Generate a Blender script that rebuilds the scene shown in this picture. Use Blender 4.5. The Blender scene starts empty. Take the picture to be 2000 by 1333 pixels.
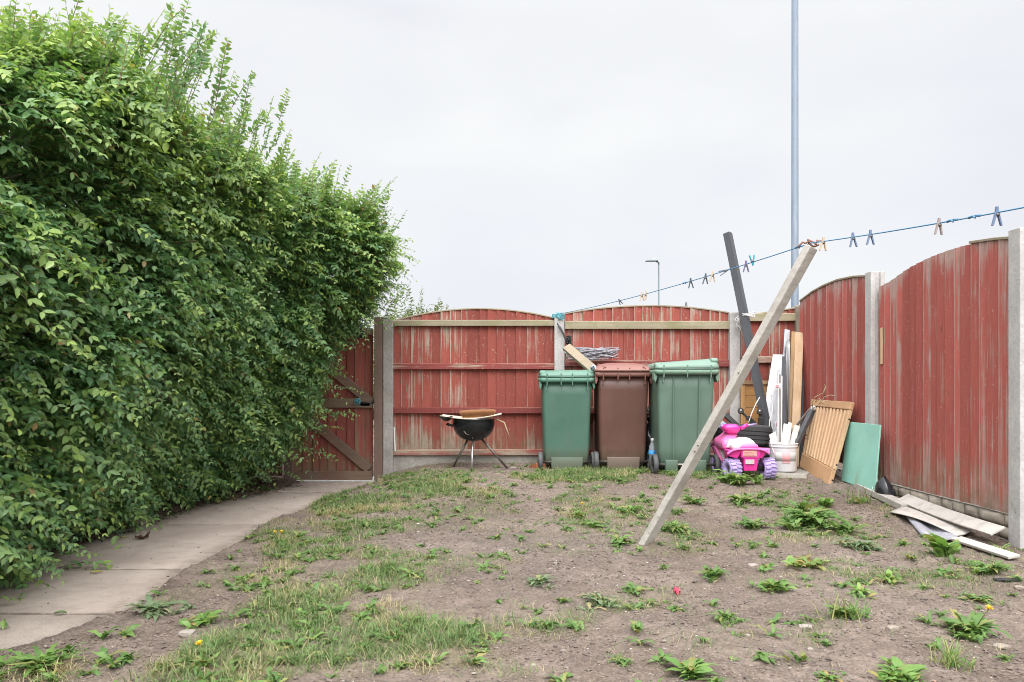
import bpy, bmesh, math, random
import numpy as np
from mathutils import Vector, Matrix, Quaternion
rng = np.random.default_rng(7)
random.seed(7)
SC = bpy.context.scene
COL = SC.collection
# ------------------------------------------------------------------ camera, sky, sun, exposure
FPX, HX, HY, EYE = 1586.0, 1000.0, 758.0, 1.02      # focal length and horizon in photo pixels, eye height
cd = bpy.data.cameras.new('camera')
cam = bpy.data.objects.new('camera', cd); COL.objects.link(cam)
cam.location = (0, 0, EYE); cam.rotation_euler = (math.radians(90), 0, 0)
cd.sensor_width = 36; cd.lens = 36*FPX/2000; cd.shift_y = (HY-666.5)/2000
cd.clip_start = 0.05; cd.clip_end = 1000
SC.camera = cam
W = bpy.data.worlds.new('World'); SC.world = W; W.use_nodes = True
SUN_EL, SUN_AZ = math.radians(52), math.radians(183)     # sun behind thick cloud, high behind the viewer
wn = W.node_tree; wn.nodes.clear()
def wnode(t, **kw):
    n = wn.nodes.new(t)
    for k, v in kw.items(): setattr(n, k, v)
    return n
out = wnode('ShaderNodeOutputWorld'); bg = wnode('ShaderNodeBackground')
sky = wnode('ShaderNodeTexSky', sky_type='NISHITA', sun_disc=False, sun_elevation=SUN_EL, sun_rotation=SUN_AZ)
geo = wnode('ShaderNodeTexCoord'); sep = wnode('ShaderNodeSeparateXYZ')
wn.links.new(geo.outputs['Generated'], sep.inputs[0])
ramp = wnode('ShaderNodeValToRGB')                       # overcast dome: a little brighter overhead than at the horizon
e = ramp.color_ramp.elements
e[0].position = 0.0; e[0].color = (0.590, 0.602, 0.612, 1)
e[1].position = 1.0; e[1].color = (1.70, 1.72, 1.74, 1)
m = e.new(0.42); m.color = (0.595, 0.604, 0.612, 1)
wn.links.new(sep.outputs['Z'], ramp.inputs[0])
nz = wnode('ShaderNodeTexNoise'); nz.inputs['Scale'].default_value = 2.6; nz.inputs['Detail'].default_value = 4; nz.inputs['Roughness'].default_value = .45
mp = wnode('ShaderNodeMapping'); mp.inputs['Scale'].default_value = (1, 1, 2.2)
wn.links.new(geo.outputs['Generated'], mp.inputs[0]); wn.links.new(mp.outputs[0], nz.inputs['Vector'])
cr = wnode('ShaderNodeValToRGB'); e = cr.color_ramp.elements
e[0].position = .33; e[0].color = (9.1, 9.1, 9.5, 1); e[1].position = .66; e[1].color = (10.3, 10.25, 10.15, 1)
wn.links.new(nz.outputs[0], cr.inputs[0])
mul = wnode('ShaderNodeMixRGB', blend_type='MULTIPLY'); mul.inputs[0].default_value = 1
# unseen sky near the sun and behind the viewer, brightened to light camera-facing surfaces
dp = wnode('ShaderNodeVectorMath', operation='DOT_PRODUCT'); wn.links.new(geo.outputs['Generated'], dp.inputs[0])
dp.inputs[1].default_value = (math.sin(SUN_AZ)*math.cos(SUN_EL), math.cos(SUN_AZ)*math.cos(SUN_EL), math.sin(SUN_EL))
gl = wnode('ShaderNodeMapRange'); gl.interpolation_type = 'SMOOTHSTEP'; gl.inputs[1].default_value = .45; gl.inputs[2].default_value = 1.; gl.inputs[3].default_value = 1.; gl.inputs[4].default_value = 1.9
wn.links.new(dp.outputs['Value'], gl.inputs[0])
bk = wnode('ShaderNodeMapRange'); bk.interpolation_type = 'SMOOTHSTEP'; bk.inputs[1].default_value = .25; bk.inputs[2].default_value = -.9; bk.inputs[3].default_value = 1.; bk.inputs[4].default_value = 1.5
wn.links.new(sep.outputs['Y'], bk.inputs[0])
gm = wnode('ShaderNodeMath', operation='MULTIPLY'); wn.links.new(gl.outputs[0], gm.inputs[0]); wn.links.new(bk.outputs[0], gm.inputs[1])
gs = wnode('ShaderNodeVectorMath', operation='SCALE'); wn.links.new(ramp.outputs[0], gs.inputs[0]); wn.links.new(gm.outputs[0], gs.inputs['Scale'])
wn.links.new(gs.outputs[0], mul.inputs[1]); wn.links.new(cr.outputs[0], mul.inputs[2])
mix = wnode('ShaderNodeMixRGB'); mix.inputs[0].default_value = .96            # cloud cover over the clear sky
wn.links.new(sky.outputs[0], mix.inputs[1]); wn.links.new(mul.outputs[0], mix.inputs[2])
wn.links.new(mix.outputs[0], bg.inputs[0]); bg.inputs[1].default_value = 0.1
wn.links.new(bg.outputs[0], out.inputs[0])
sl = bpy.data.lights.new('sun', 'SUN'); sl.energy = 1.5; sl.angle = math.radians(35); sl.color = (1, .965, .92)
so = bpy.data.objects.new('sun', sl); COL.objects.link(so)
sd = Vector((math.sin(SUN_AZ)*math.cos(SUN_EL), math.cos(SUN_AZ)*math.cos(SUN_EL), math.sin(SUN_EL)))
so.rotation_euler = sd.to_track_quat('Z', 'Y').to_euler(); so.location = sd*30
SC.view_settings.view_transform = 'Standard'; SC.view_settings.look = 'None'
SC.view_settings.exposure = 0.66; SC.view_settings.gamma = 1
try:
    SC.cycles.max_bounces = 8; SC.cycles.diffuse_bounces = 5; SC.cycles.use_denoising = True; SC.cycles.denoiser = 'OPENIMAGEDENOISE'; SC.cycles.denoising_input_passes = 'RGB_ALBEDO_NORMAL'; SC.cycles.denoising_prefilter = 'ACCURATE'; SC.cycles.filter_width = 1.0
except Exception: pass

# ------------------------------------------------------------------ helpers
def P(px, py, Y):
    "the point at depth Y seen at photo pixel (px, py)"
    return Vector(((px-HX)/FPX*Y, Y, EYE-(py-HY)/FPX*Y))
def V(*a): return Vector(a)
class MB:
    def __init__(s): s.v = []; s.f = []; s.a = []; s.sm = []
    def add(s, vs, fs, at=None, smooth=False):
        b = len(s.v); s.v += [tuple(p) for p in vs]
        if at is None: r = random.random(); at = [(r, .5, .5, 1)]*len(vs)
        elif isinstance(at, tuple): at = [at]*len(vs)
        s.a += at
        for f in fs: s.f.append(tuple(i+b for i in f)); s.sm.append(smooth)
    def hexa(s, c, at=None):
        "8 corners: 4 of one end then 4 of the other"
        s.add(c, [(0,3,2,1),(4,5,6,7),(0,1,5,4),(1,2,6,5),(2,3,7,6),(3,0,4,7)], at)
    def box(s, lo, hi, at=None):
        x0,y0,z0 = lo; x1,y1,z1 = hi
        s.hexa([(x0,y0,z0),(x1,y0,z0),(x1,y1,z0),(x0,y1,z0),(x0,y0,z1),(x1,y0,z1),(x1,y1,z1),(x0,y1,z1)], at)
    def beam(s, p0, p1, w, t, up=(0,0,1), n=1, bend=None, twist=0):
        "bar from p0 to p1: w across, t along 'up' side; attribute G runs along it"
        p0 = Vector(p0); p1 = Vector(p1); d = (p1-p0).normalized(); up = Vector(up)
        sx = d.cross(up).normalized(); uy = sx.cross(d).normalized(); r = random.random()
        if twist:
            q = Quaternion(d, twist); sx = q@sx; uy = q@uy
        vs = []; at = []
        for i in range(n+1):
            t_ = i/n; c = p0.lerp(p1, t_)
            if bend: c = c + Vector(bend)*(4*t_*(1-t_))
            for (a, b) in ((-1,-1),(1,-1),(1,1),(-1,1)):
                vs.append(c+sx*(a*w/2)+uy*(b*t/2)); at.append((r, t_, a*.5+.5, 1))
        fs = [(3,2,1,0), tuple(4*n+k for k in range(4))]
        for i in range(n):
            for k in range(4): fs.append((4*i+k, 4*i+(k+1)%4, 4*i+4+(k+1)%4, 4*i+4+k))
        s.add(vs, fs, at)
    def tube(s, pts, r, n=8, caps=True):
        pts = [Vector(p) for p in pts]; m = len(pts); rr = r if isinstance(r, (list, tuple)) else [r]*m
        rd = random.random(); vs = []; at = []; ref = None
        for i, p in enumerate(pts):
            d = (pts[min(i+1, m-1)]-pts[max(i-1, 0)]).normalized()
            if ref is None: ref = d.orthogonal().normalized()
            ref = (ref-d*ref.dot(d)).normalized(); b = d.cross(ref)
            for k in range(n):
                a = 2*math.pi*k/n; vs.append(p+(ref*math.cos(a)+b*math.sin(a))*rr[i]); at.append((rd, i/max(1, m-1), k/n, 1))
        fs = [(i*n+k, i*n+(k+1)%n, (i+1)*n+(k+1)%n, (i+1)*n+k) for i in range(m-1) for k in range(n)]
        s.add(vs, fs, at, True)
        if caps:
            b = len(s.v)-m*n
            s.f.append(tuple(b+k for k in reversed(range(n)))); s.sm.append(False)
            s.f.append(tuple(b+(m-1)*n+k for k in range(n))); s.sm.append(False)
    def lathe(s, prof, M=None, n=32, smooth=True, closed=False):
        "prof: (radius, height) pairs about local z, M places it"
        M = M or Matrix(); vs = []; k = len(prof)
        for r, z in prof:
            for j in range(n):
                a = 2*math.pi*j/n; vs.append(M@Vector((r*math.cos(a), r*math.sin(a), z)))
        fs = []
        for i in range(k if closed else k-1):
            i2 = (i+1) % k
            for j in range(n): fs.append((i*n+j, i*n+(j+1)%n, i2*n+(j+1)%n, i2*n+j))
        s.add(vs, fs, None, smooth)
    def loft(s, secs, nc=5, cap=(True, True), smooth=True, M=None, deform=None):
        "rounded rectangles: (z, w, d, radius, cx, cy)"
        M = M or Matrix(); vs = []
        for (z, w, d, r, cx, cy) in secs:
            for (qx, qy, a0) in ((1,1,0),(-1,1,90),(-1,-1,180),(1,-1,270)):
                for j in range(nc):
                    a = math.radians(a0+90*j/(nc-1)); p = Vector((cx+qx*(w/2-r)+r*math.cos(a), cy+qy*(d/2-r)+r*math.sin(a), z))
                    if deform: p = deform(p)
                    vs.append(M@p)
        n = 4*nc
        fs = [(i*n+j, i*n+(j+1)%n, (i+1)*n+(j+1)%n, (i+1)*n+j) for i in range(len(secs)-1) for j in range(n)]
        if cap[0]: fs.append(tuple(reversed(range(n))))
        if cap[1]: fs.append(tuple((len(secs)-1)*n+j for j in range(n)))
        s.add(vs, fs, None, smooth)
    def sheet(s, fn, nu, nv, smooth=True):
        vs = [fn(i/nu, j/nv) for j in range(nv+1) for i in range(nu+1)]
        at = [(.5, i/nu, j/nv, 1) for j in range(nv+1) for i in range(nu+1)]
        s.add(vs, [(j*(nu+1)+i, j*(nu+1)+i+1, (j+1)*(nu+1)+i+1, (j+1)*(nu+1)+i) for j in range(nv) for i in range(nu)], at, smooth)
    def prism(s, outl, off, at=None, smooth=False):
        "outline points extruded by the vector off"
        n = len(outl); off = Vector(off); a = [Vector(p) for p in outl]
        s.add(a+[p+off for p in a], [tuple(reversed(range(n))), tuple(range(n, 2*n))]+[(i, (i+1)%n, n+(i+1)%n, n+i) for i in range(n)], at, smooth)
    def build(s, name, mat, parent=None, loc=None, bevel=0, solid=0, sub=0, seg=2, kind=None):
        o = Vector(loc) if loc is not None else (parent_world(parent) if parent else Vector((0, 0, 0)))
        me = bpy.data.meshes.new(name)
        me.from_pydata([tuple(Vector(p)-o) for p in s.v], [], s.f)
        me.polygons.foreach_set('use_smooth', s.sm)
        ca = me.attributes.new('bd', 'FLOAT_COLOR', 'POINT'); ca.data.foreach_set('color', np.array(s.a, 'f').ravel())
        me.materials.append(mat)
        ob = bpy.data.objects.new(name, me); COL.objects.link(ob)
        if parent:
            ob.parent = parent; ob.location = o-parent_world(parent)
        else: ob.location = o
        if solid:
            md = ob.modifiers.new('solid', 'SOLIDIFY'); md.thickness = solid; md.offset = 0
        if bevel:
            md = ob.modifiers.new('bevel', 'BEVEL'); md.width = bevel; md.segments = seg; md.limit_method = 'ANGLE'; md.angle_limit = math.radians(40)
        if sub:
            md = ob.modifiers.new('sub', 'SUBSURF'); md.levels = sub; md.render_levels = sub
        if kind: ob['kind'] = kind
        return ob
def parent_world(o):
    v = Vector((0, 0, 0))
    while o is not None: v += Vector(o.location); o = o.parent
    return v
def thing(name, label, cat, loc, group=None):
    o = bpy.data.objects.new(name, None); COL.objects.link(o); o.location = loc; o.empty_display_size = .1
    return tag(o, label, cat, group)
def tag(o, label, cat, group=None):
    o['label'] = label; o['category'] = cat
    if group: o['group'] = group
    return o
def mesh_np(name, v, f4, mat, attr=None, parent=None, smooth=False, kind=None, loc=(0, 0, 0)):
    "fast mesh from arrays: v (n,3), f4 list of index arrays (m,3) or (m,4)"
    me = bpy.data.meshes.new(name); v = np.asarray(v, 'f')-np.asarray(loc, 'f')
    me.vertices.add(len(v)); me.vertices.foreach_set('co', v.ravel())
    li = np.concatenate([a.ravel() for a in f4]).astype('i'); ln = np.concatenate([np.full(len(a), a.shape[1], 'i') for a in f4])
    st = np.concatenate([[0], np.cumsum(ln)[:-1]]).astype('i')
    me.loops.add(len(li)); me.loops.foreach_set('vertex_index', li)
    me.polygons.add(len(ln)); me.polygons.foreach_set('loop_start', st); me.polygons.foreach_set('loop_total', ln)
    me.polygons.foreach_set('use_smooth', np.full(len(ln), smooth))
    me.update(calc_edges=True)
    if attr is not None:
        ca = me.attributes.new('bd', 'FLOAT_COLOR', 'POINT'); ca.data.foreach_set('color', np.asarray(attr, 'f').ravel())
    me.materials.append(mat)
    ob = bpy.data.objects.new(name, me); COL.objects.link(ob); ob.location = loc
    if parent: ob.parent = parent; ob.location = Vector(loc)-parent_world(parent)
    if kind: ob['kind'] = kind
    return ob
_lat = rng.random((256, 256))
def vn(x, y, seed=0):
    "value noise 0..1"
    x = np.asarray(x, float)+seed*17.31; y = np.asarray(y, float)+seed*9.77
    xi = np.floor(x).astype(int); yi = np.floor(y).astype(int); fx = x-xi; fy = y-yi
    fx = fx*fx*(3-2*fx); fy = fy*fy*(3-2*fy); g = lambda a, b: _lat[a % 256, b % 256]
    return (g(xi, yi)*(1-fx)+g(xi+1, yi)*fx)*(1-fy)+(g(xi, yi+1)*(1-fx)+g(xi+1, yi+1)*fx)*fy
def fbm(x, y, seed=0, o=3):
    s = 0; a = .5; t = 0
    for i in range(o): s = s+a*vn(x*2**i, y*2**i, seed+i); t += a; a *= .5
    return s/t
def sst(a, b, x):
    t = np.clip((np.asarray(x, float)-a)/(b-a), 0, 1); return t*t*(3-2*t)

# ------------------------------------------------------------------ materials
def mat(name):
    m = bpy.data.materials.new(name); m.use_nodes = True; nt = m.node_tree; nt.nodes.clear()
    o = nt.nodes.new('ShaderNodeOutputMaterial'); b = nt.nodes.new('ShaderNodeBsdfPrincipled'); nt.links.new(b.outputs[0], o.inputs[0])
    return m, G(nt), b
class G:
    def __init__(s, nt): s.nt = nt
    def n(s, t, **kw):
        x = s.nt.nodes.new(t)
        for k, v in kw.items(): setattr(x, k, v)
        return x
    def set(s, inp, v):
        if isinstance(v, bpy.types.NodeSocket): s.nt.links.new(v, inp)
        else: inp.default_value = v
    def obj(s): return s.n('ShaderNodeTexCoord').outputs['Object']
    def pos(s): return s.n('ShaderNodeNewGeometry').outputs['Position']
    def attr(s):
        a = s.n('ShaderNodeAttribute', attribute_name='bd'); p = s.n('ShaderNodeSeparateColor'); s.set(p.inputs[0], a.outputs['Color']); return p.outputs
    def rnd(s): return s.n('ShaderNodeObjectInfo').outputs['Random']
    def map(s, vec, scale): 
        x = s.n('ShaderNodeMapping'); s.set(x.inputs[0], vec); x.inputs['Scale'].default_value = scale; return x.outputs[0]
    def noise(s, vec, scale, detail=4, rough=.55, w=None, dist=0):
        x = s.n('ShaderNodeTexNoise'); 
        if w is not None: x.noise_dimensions = '4D'; s.set(x.inputs['W'], w)
        s.set(x.inputs['Vector'], vec); x.inputs['Scale'].default_value = scale; x.inputs['Detail'].default_value = detail
        x.inputs['Roughness'].default_value = rough; x.inputs['Distortion'].default_value = dist
        return x.outputs[0]
    def voro(s, vec, scale, out='Distance', feat='F1'):
        x = s.n('ShaderNodeTexVoronoi', feature=feat); s.set(x.inputs['Vector'], vec); x.inputs['Scale'].default_value = scale; return x.outputs[out]
    def math(s, op, a, b=0., clamp=False):
        x = s.n('ShaderNodeMath', operation=op); x.use_clamp = clamp; s.set(x.inputs[0], a); s.set(x.inputs[1], b); return x.outputs[0]
    def rng(s, v, a, b, c=0., d=1.):
        x = s.n('ShaderNodeMapRange'); x.clamp = True
        s.set(x.inputs[0], v); x.inputs[1].default_value = a; x.inputs[2].default_value = b; x.inputs[3].default_value = c; x.inputs[4].default_value = d; return x.outputs[0]
    def mix(s, f, a, b, mode='MIX'):
        x = s.n('ShaderNodeMixRGB', blend_type=mode); s.set(x.inputs[0], f)
        for i, c in ((1, a), (2, b)): s.set(x.inputs[i], c if isinstance(c, bpy.types.NodeSocket) else (*c, 1) if len(c) == 3 else c)
        return x.outputs[0]
    def bump(s, h, strength=.3, dist=.004):
        x = s.n('ShaderNodeBump'); s.set(x.inputs['Height'], h); x.inputs['Strength'].default_value = strength; x.inputs['Distance'].default_value = dist; return x.outputs[0]
def gr(v): return (v, v, v)
def wood(name, c1, c2, grain=(18, 18, 1.2), rough=.8, knots=True, stain=None):
    "bare timber; grain runs along the axis with the smallest scale"
    m, g, b = mat(name); at = g.attr(); o = g.obj(); w = g.math('MULTIPLY', at[0], 40.)
    n1 = g.noise(g.map(o, grain), 2.2, 5, .6, w); n2 = g.noise(o, 3.5, 3, .5, w); n3 = g.noise(g.map(o, tuple(q*5 for q in grain)), 2.5, 2, .5, w)
    c = g.mix(g.rng(n1, .32, .68), c1, c2); c = g.mix(g.rng(n2, .35, .75, 0, .55), c, tuple(q*.62 for q in c2))
    c = g.mix(g.math('MULTIPLY', g.rng(n3, .55, .7), .45), c, tuple(q*.45 for q in c1))
    c = g.mix(g.rng(at[0], 0, 1, 0, .35), c, tuple(q*1.25 for q in c1))
    if stain: c = g.mix(g.rng(g.noise(o, 5, 4, .6, w), .48, .72, 0, .75), c, stain)
    g.set(b.inputs['Base Color'], c); b.inputs['Roughness'].default_value = rough
    g.set(b.inputs['Normal'], g.bump(g.math('ADD', n1, g.math('MULTIPLY', n3, .6)), .35, .003)); return m
def painted(name, paint, worn, amt=.5, grain=(22, 22, .9), low=(.16, .13, .075), topw=0.):
    "flaking fence paint over weathered boards; more wear and algae at the foot of the boards"
    m, g, b = mat(name); at = g.attr(); o = g.obj(); w = g.math('MULTIPLY', at[0], 60.)
    n1 = g.noise(g.map(o, grain), 1.6, 6, .65, w, .3); n2 = g.noise(o, 2.3, 4, .6, w); n3 = g.noise(g.map(o, tuple(q*4 for q in grain)), 2.3, 3, .6, w)
    n4 = g.noise(o, 26, 3, .6)
    p = g.mix(g.rng(at[0], 0, 1), tuple(q*.74 for q in paint), tuple(q*1.28 for q in paint))
    p = g.mix(g.rng(n2, .3, .75, 0, .6), p, tuple(q*.66 for q in paint)); p = g.mix(g.rng(n3, .5, .75, 0, .5), p, tuple(q*1.3+.02 for q in paint))
    wear = g.math('ADD', g.math('MULTIPLY', n1, .62), g.math('MULTIPLY', n2, .38))
    wear = g.math('ADD', wear, g.rng(at[0], 0, 1, -.05, .06))
    foot = g.rng(at[1], 0, .22, 1, 0); wear = g.math('ADD', wear, g.math('MULTIPLY', foot, .10))
    if topw: wear = g.math('ADD', wear, g.math('MULTIPLY', g.rng(at[1], .88, 1), topw))
    edge = g.math('MULTIPLY', g.math('MULTIPLY', g.rng(at[2], .88, 1), .17), g.rng(at[0], .25, .8)); wear = g.math('ADD', wear, edge)
    lo = .66-amt*.2; wf = g.rng(wear, lo, lo+.10)
    wc = g.mix(n4, tuple(q*.8 for q in worn), tuple(q*1.2 for q in worn)); wc = g.mix(g.rng(n3, .45, .6, 0, .6), wc, tuple(q*.55 for q in worn))
    c = g.mix(g.math('MULTIPLY', wf, .85), p, wc)
    c = g.mix(g.math('MULTIPLY', g.math('MULTIPLY', foot, g.rng(g.noise(o, 7, 4, .6, w), .35, .65)), .8), c, low)
    kn = g.voro(g.map(o, (7.5, 7.5, 2.6)), 1.); kr = g.math('MULTIPLY', g.rng(kn, .03, .075, .6, 0), g.rng(n4, .3, .5)); c = g.mix(kr, c, (.07, .035, .025))
    spk = g.math('MULTIPLY', g.rng(g.noise(o, 48, 2, .5), .67, .73), .6); c = g.mix(spk, c, worn)
    g.set(b.inputs['Base Color'], c); b.inputs['Roughness'].default_value = .78; b.inputs['Specular IOR Level'].default_value = .3
    g.set(b.inputs['Normal'], g.bump(g.math('ADD', g.math('ADD', n1, n3), g.math('MULTIPLY', wf, -.4)), .4, .003)); return m
def stone(name, c, scale=30, var=.35, rough=.9, bump=.4, spot=None):
    m, g, b = mat(name); o = g.obj(); n1 = g.noise(o, 4, 5, .6); n2 = g.noise(o, scale, 4, .65); n3 = g.noise(o, scale*5, 2, .6)
    k = g.mix(g.rng(n1, .3, .7), tuple(q*(1-var) for q in c), tuple(q*(1+var*.5) for q in c))
    k = g.mix(g.rng(n2, .42, .7, 0, .5), k, tuple(q*.55 for q in c)); k = g.mix(g.rng(n3, .55, .7, 0, .45), k, tuple(min(.8, q*1.5) for q in c))
    if spot: k = g.mix(g.rng(g.noise(o, 2.3, 4, .6), .5, .7, 0, .8), k, spot)
    g.set(b.inputs['Base Color'], k); b.inputs['Roughness'].default_value = rough
    g.set(b.inputs['Normal'], g.bump(g.math('ADD', n2, g.math('MULTIPLY', n3, .5)), bump, .004)); return m
def plastic(name, c, rough=.45, dirt=(.16, .13, .09), da=.35, foot=0., streak=True):
    m, g, b = mat(name); o = g.obj(); n1 = g.noise(g.map(o, (6, 6, .8)) if streak else o, 2.2, 5, .6); n2 = g.noise(o, 3, 4, .6); n3 = g.noise(o, 60, 2, .5)
    k = g.mix(g.rng(n2, .3, .7), tuple(q*.88 for q in c), tuple(min(1, q*1.1) for q in c))
    k = g.mix(g.rng(n1, .5, .78, 0, da), k, dirt); k = g.mix(g.rng(n3, .68, .74, 0, da*.35), k, tuple(min(.8, q*1.6+.05) for q in c))
    if foot:
        sp = g.n('ShaderNodeSeparateXYZ'); g.set(sp.inputs[0], o); z = g.math('ADD', sp.outputs[2], g.math('MULTIPLY', g.math('SUBTRACT', n1, .5), .35))
        k = g.mix(g.rng(z, .1, .27, foot, 0), k, dirt)
    g.set(b.inputs['Base Color'], k); g.set(b.inputs['Roughness'], g.rng(n2, .3, .7, rough-.06, rough+.14))
    g.set(b.inputs['Normal'], g.bump(n3, .03, .001)); return m
def metal(name, c, rough=.35, rust=.0, met=1.):
    m, g, b = mat(name); o = g.obj(); n = g.noise(o, 12, 5, .6)
    k = g.mix(n, tuple(q*.75 for q in c), c)
    if rust: k = g.mix(g.rng(g.noise(o, 25, 4, .7), .55, .7, 0, rust), k, (.16, .075, .04))
    g.set(b.inputs['Base Color'], k); b.inputs['Metallic'].default_value = met; g.set(b.inputs['Roughness'], g.rng(n, .3, .7, rough, rough+.2)); return m
def leafmat(name, old, new, trans=.35, rough=.42, third=None):
    "bd.R random, bd.G age (1 = fresh tip), bd.B third colour (dry)"
    m, g, b = mat(name); at = g.attr(); o = g.pos()
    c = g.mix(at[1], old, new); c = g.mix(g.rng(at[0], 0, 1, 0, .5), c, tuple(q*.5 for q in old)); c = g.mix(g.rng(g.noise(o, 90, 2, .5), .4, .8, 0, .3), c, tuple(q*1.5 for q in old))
    if third: c = g.mix(at[2], c, third)
    g.set(b.inputs['Base Color'], c); b.inputs['Roughness'].default_value = rough; b.inputs['Specular IOR Level'].default_value = .45
    t = g.n('ShaderNodeBsdfTranslucent'); g.set(t.inputs[0], g.mix(.5, c, g.mix(1., c, (1.3, 1.5, .5), 'MULTIPLY')))
    x = g.n('ShaderNodeMixShader'); x.inputs[0].default_value = trans
    g.nt.links.new(b.outputs[0], x.inputs[1]); g.nt.links.new(t.outputs[0], x.inputs[2])
    g.nt.links.new(x.outputs[0], [q for q in g.nt.nodes if q.type == 'OUTPUT_MATERIAL'][0].inputs[0]); return m

RED, WORN = (.265, .064, .047), (.40, .34, .27)
M_board = painted('fence_paint', RED, WORN, .56)
M_boardr = painted('fence_paint_right', (.385, .098, .078), (.42, .31, .27), .56, topw=.13)
M_rail = painted('rail_paint', (.24, .055, .048), (.38, .32, .24), .95, grain=(.9, 22, 22))
M_railtop = wood('rail_weathered', (.33, .29, .2), (.24, .20, .125), (1.1, 18, 18), stain=(.17, .17, .07))
M_cap = wood('capping_timber', (.36, .31, .22), (.24, .19, .13), (1.1, 18, 18))
M_gate = painted('gate_paint', (.25, .064, .05), (.22, .155, .10), .6)
M_gaterail = wood('gate_timber', (.20, .14, .095), (.14, .085, .06), (1.1, 18, 18), stain=(.17, .06, .05))
M_gatepost = wood('gate_post_timber', (.21, .13, .11), (.17, .105, .08), stain=(.15, .12, .08))
M_conc = stone('post_concrete', (.47, .452, .435), 45, .25)
M_concd = stone('rough_concrete', (.38, .355, .325), 35, .4, bump=.7, spot=(.24, .21, .17))
M_gravel = stone('gravel_board_concrete', (.33, .31, .275), 25, .35, spot=(.20, .18, .12))
M_stone = stone('split_stone', (.37, .32, .26), 16, .45, bump=1., spot=(.24, .2, .15))
M_prop = wood('grey_timber', (.50, .47, .43), (.36, .33, .29), (3, 20, 20), stain=(.25, .22, .18))
M_oak = wood('light_oak', (.60, .40, .235), (.50, .315, .17), (14, 14, 1.0), .55)
M_oakd = wood('light_oak_rail', (.52, .315, .17), (.42, .235, .115), (14, 1.0, 14), .55)
M_pine = wood('fresh_pine', (.66, .50, .33), (.55, .36, .2), (16, 16, .9), .65)
M_pineold = wood('pine_edge', (.5, .34, .18), (.42, .26, .12), (16, 16, .9), .7)
M_door = wood('orange_pine', (.50, .27, .10), (.42, .2, .07), (1.2, 14, 14), .5)
M_doorv = wood('orange_pine_frame', (.55, .32, .125), (.46, .24, .09), (14, 14, 1.2), .5)
M_green = plastic('bin_green', (.066, .146, .108), .45, (.15, .15, .11), .4, .75)
M_green2 = plastic('bin_green_faded', (.105, .170, .128), .5, (.10, .14, .10), .45, .6)
M_greenlid = plastic('bin_lid_green', (.105, .215, .16), .42, (.2, .22, .16), .3)
M_greenlid2 = plastic('bin_lid_faded', (.155, .25, .195), .42, (.25, .25, .18), .3)
M_greenrim = plastic('bin_rim_green', (.12, .28, .2), .45)
M_brown = plastic('bin_brown', (.115, .052, .039), .42, (.16, .12, .085), .3, .7)
M_brownlid = plastic('bin_lid_brown', (.235, .105, .085), .4, (.3, .2, .17), .3)
M_black = plastic('black_plastic', (.018, .018, .02), .45, (.09, .08, .07), .3)
M_tyre = plastic('tyre_rubber', (.03, .031, .034), .75, (.09, .085, .08), .5, streak=False)
M_wheel = plastic('grey_wheel', (.075, .078, .08), .65, (.12, .11, .1), .5)
M_enamel = plastic('black_enamel', (.012, .013, .016), .22, (.06, .06, .06), .3, streak=False)
M_chrome = metal('bright_steel', (.72, .70, .68), .25)
M_dullsteel = metal('dull_steel', (.30, .275, .25), .4, .35)
M_zinc = metal('galvanised_steel', (.50, .53, .56), .4, met=.85)
M_alu = metal('aluminium', (.72, .74, .77), .35, met=.8)
M_lamp = plastic('pole_paint', (.135, .17, .215), .5, (.3, .33, .36), .4)
M_lampd = plastic('lamp_paint', (.10, .14, .145), .5)
M_dark = plastic('dark_grey_plastic', (.06, .064, .072), .5, (.14, .14, .15), .3)
M_pink = plastic('hot_pink_plastic', (.80, .045, .33), .32, (.5, .1, .3), .12)
M_pinkl = plastic('pale_pink_plastic', (.84, .18, .46), .35, (.6, .2, .4), .12)
M_lilac = plastic('lilac_plastic', (.42, .33, .62), .38, (.3, .25, .4), .25)
M_white = plastic('white_plastic', (.63, .615, .62), .4, (.45, .42, .38), .3)
M_whitep = plastic('white_paint', (.74, .72, .68), .55, (.4, .36, .3), .4)
M_dirtywhite = plastic('dirty_white_board', (.44, .41, .375), .6, (.24, .19, .14), .75)
M_bucket = plastic('bucket_plastic', (.70, .69, .71), .4, (.42, .39, .36), .22)
M_label = plastic('paper_label', (.52, .52, .5), .6, (.4, .4, .38), .3)
M_labelp = plastic('pink_label', (.70, .36, .37), .6, (.6, .3, .3), .2)
M_labelw = plastic('white_label', (.72, .68, .7), .6, (.6, .5, .5), .2)
M_silver = plastic('silver_sticker', (.55, .50, .50), .4, (.5, .3, .4), .3)
M_salmon = plastic('salmon_sticker', (.72, .36, .30), .5, (.5, .25, .25), .3)
M_teal = plastic('mint_paint', (.28, .58, .48), .35, (.17, .36, .28), .3, streak=False)
M_brick = stone('red_brick', (.42, .14, .07), 40, .3)
M_bag = plastic('bin_bag', (.016, .017, .02), .25, (.05, .05, .05), .2)
M_greysheet = plastic('grey_plastic_sheet', (.36, .36, .40), .4, (.25, .22, .2), .4)
M_cable = plastic('pale_cable', (.30, .30, .33), .5, (.3, .28, .27), .4, streak=False)
M_whitecable = plastic('white_cable', (.70, .69, .68), .45)
M_rope = plastic('blue_line', (.06, .21, .38), .6, (.2, .3, .35), .4, streak=False)
M_ropegreen = plastic('teal_rope', (.10, .36, .42), .6, (.4, .45, .45), .5, streak=False)
M_straw = plastic('dry_straw', (.36, .285, .17), .8, (.3, .22, .12), .4)
M_bark = wood('bark', (.10, .075, .055), (.055, .04, .03), (14, 14, 2), .9)
M_twig = wood('twig_bark', (.20, .13, .08), (.12, .10, .05), (14, 14, 2), .8)
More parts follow.
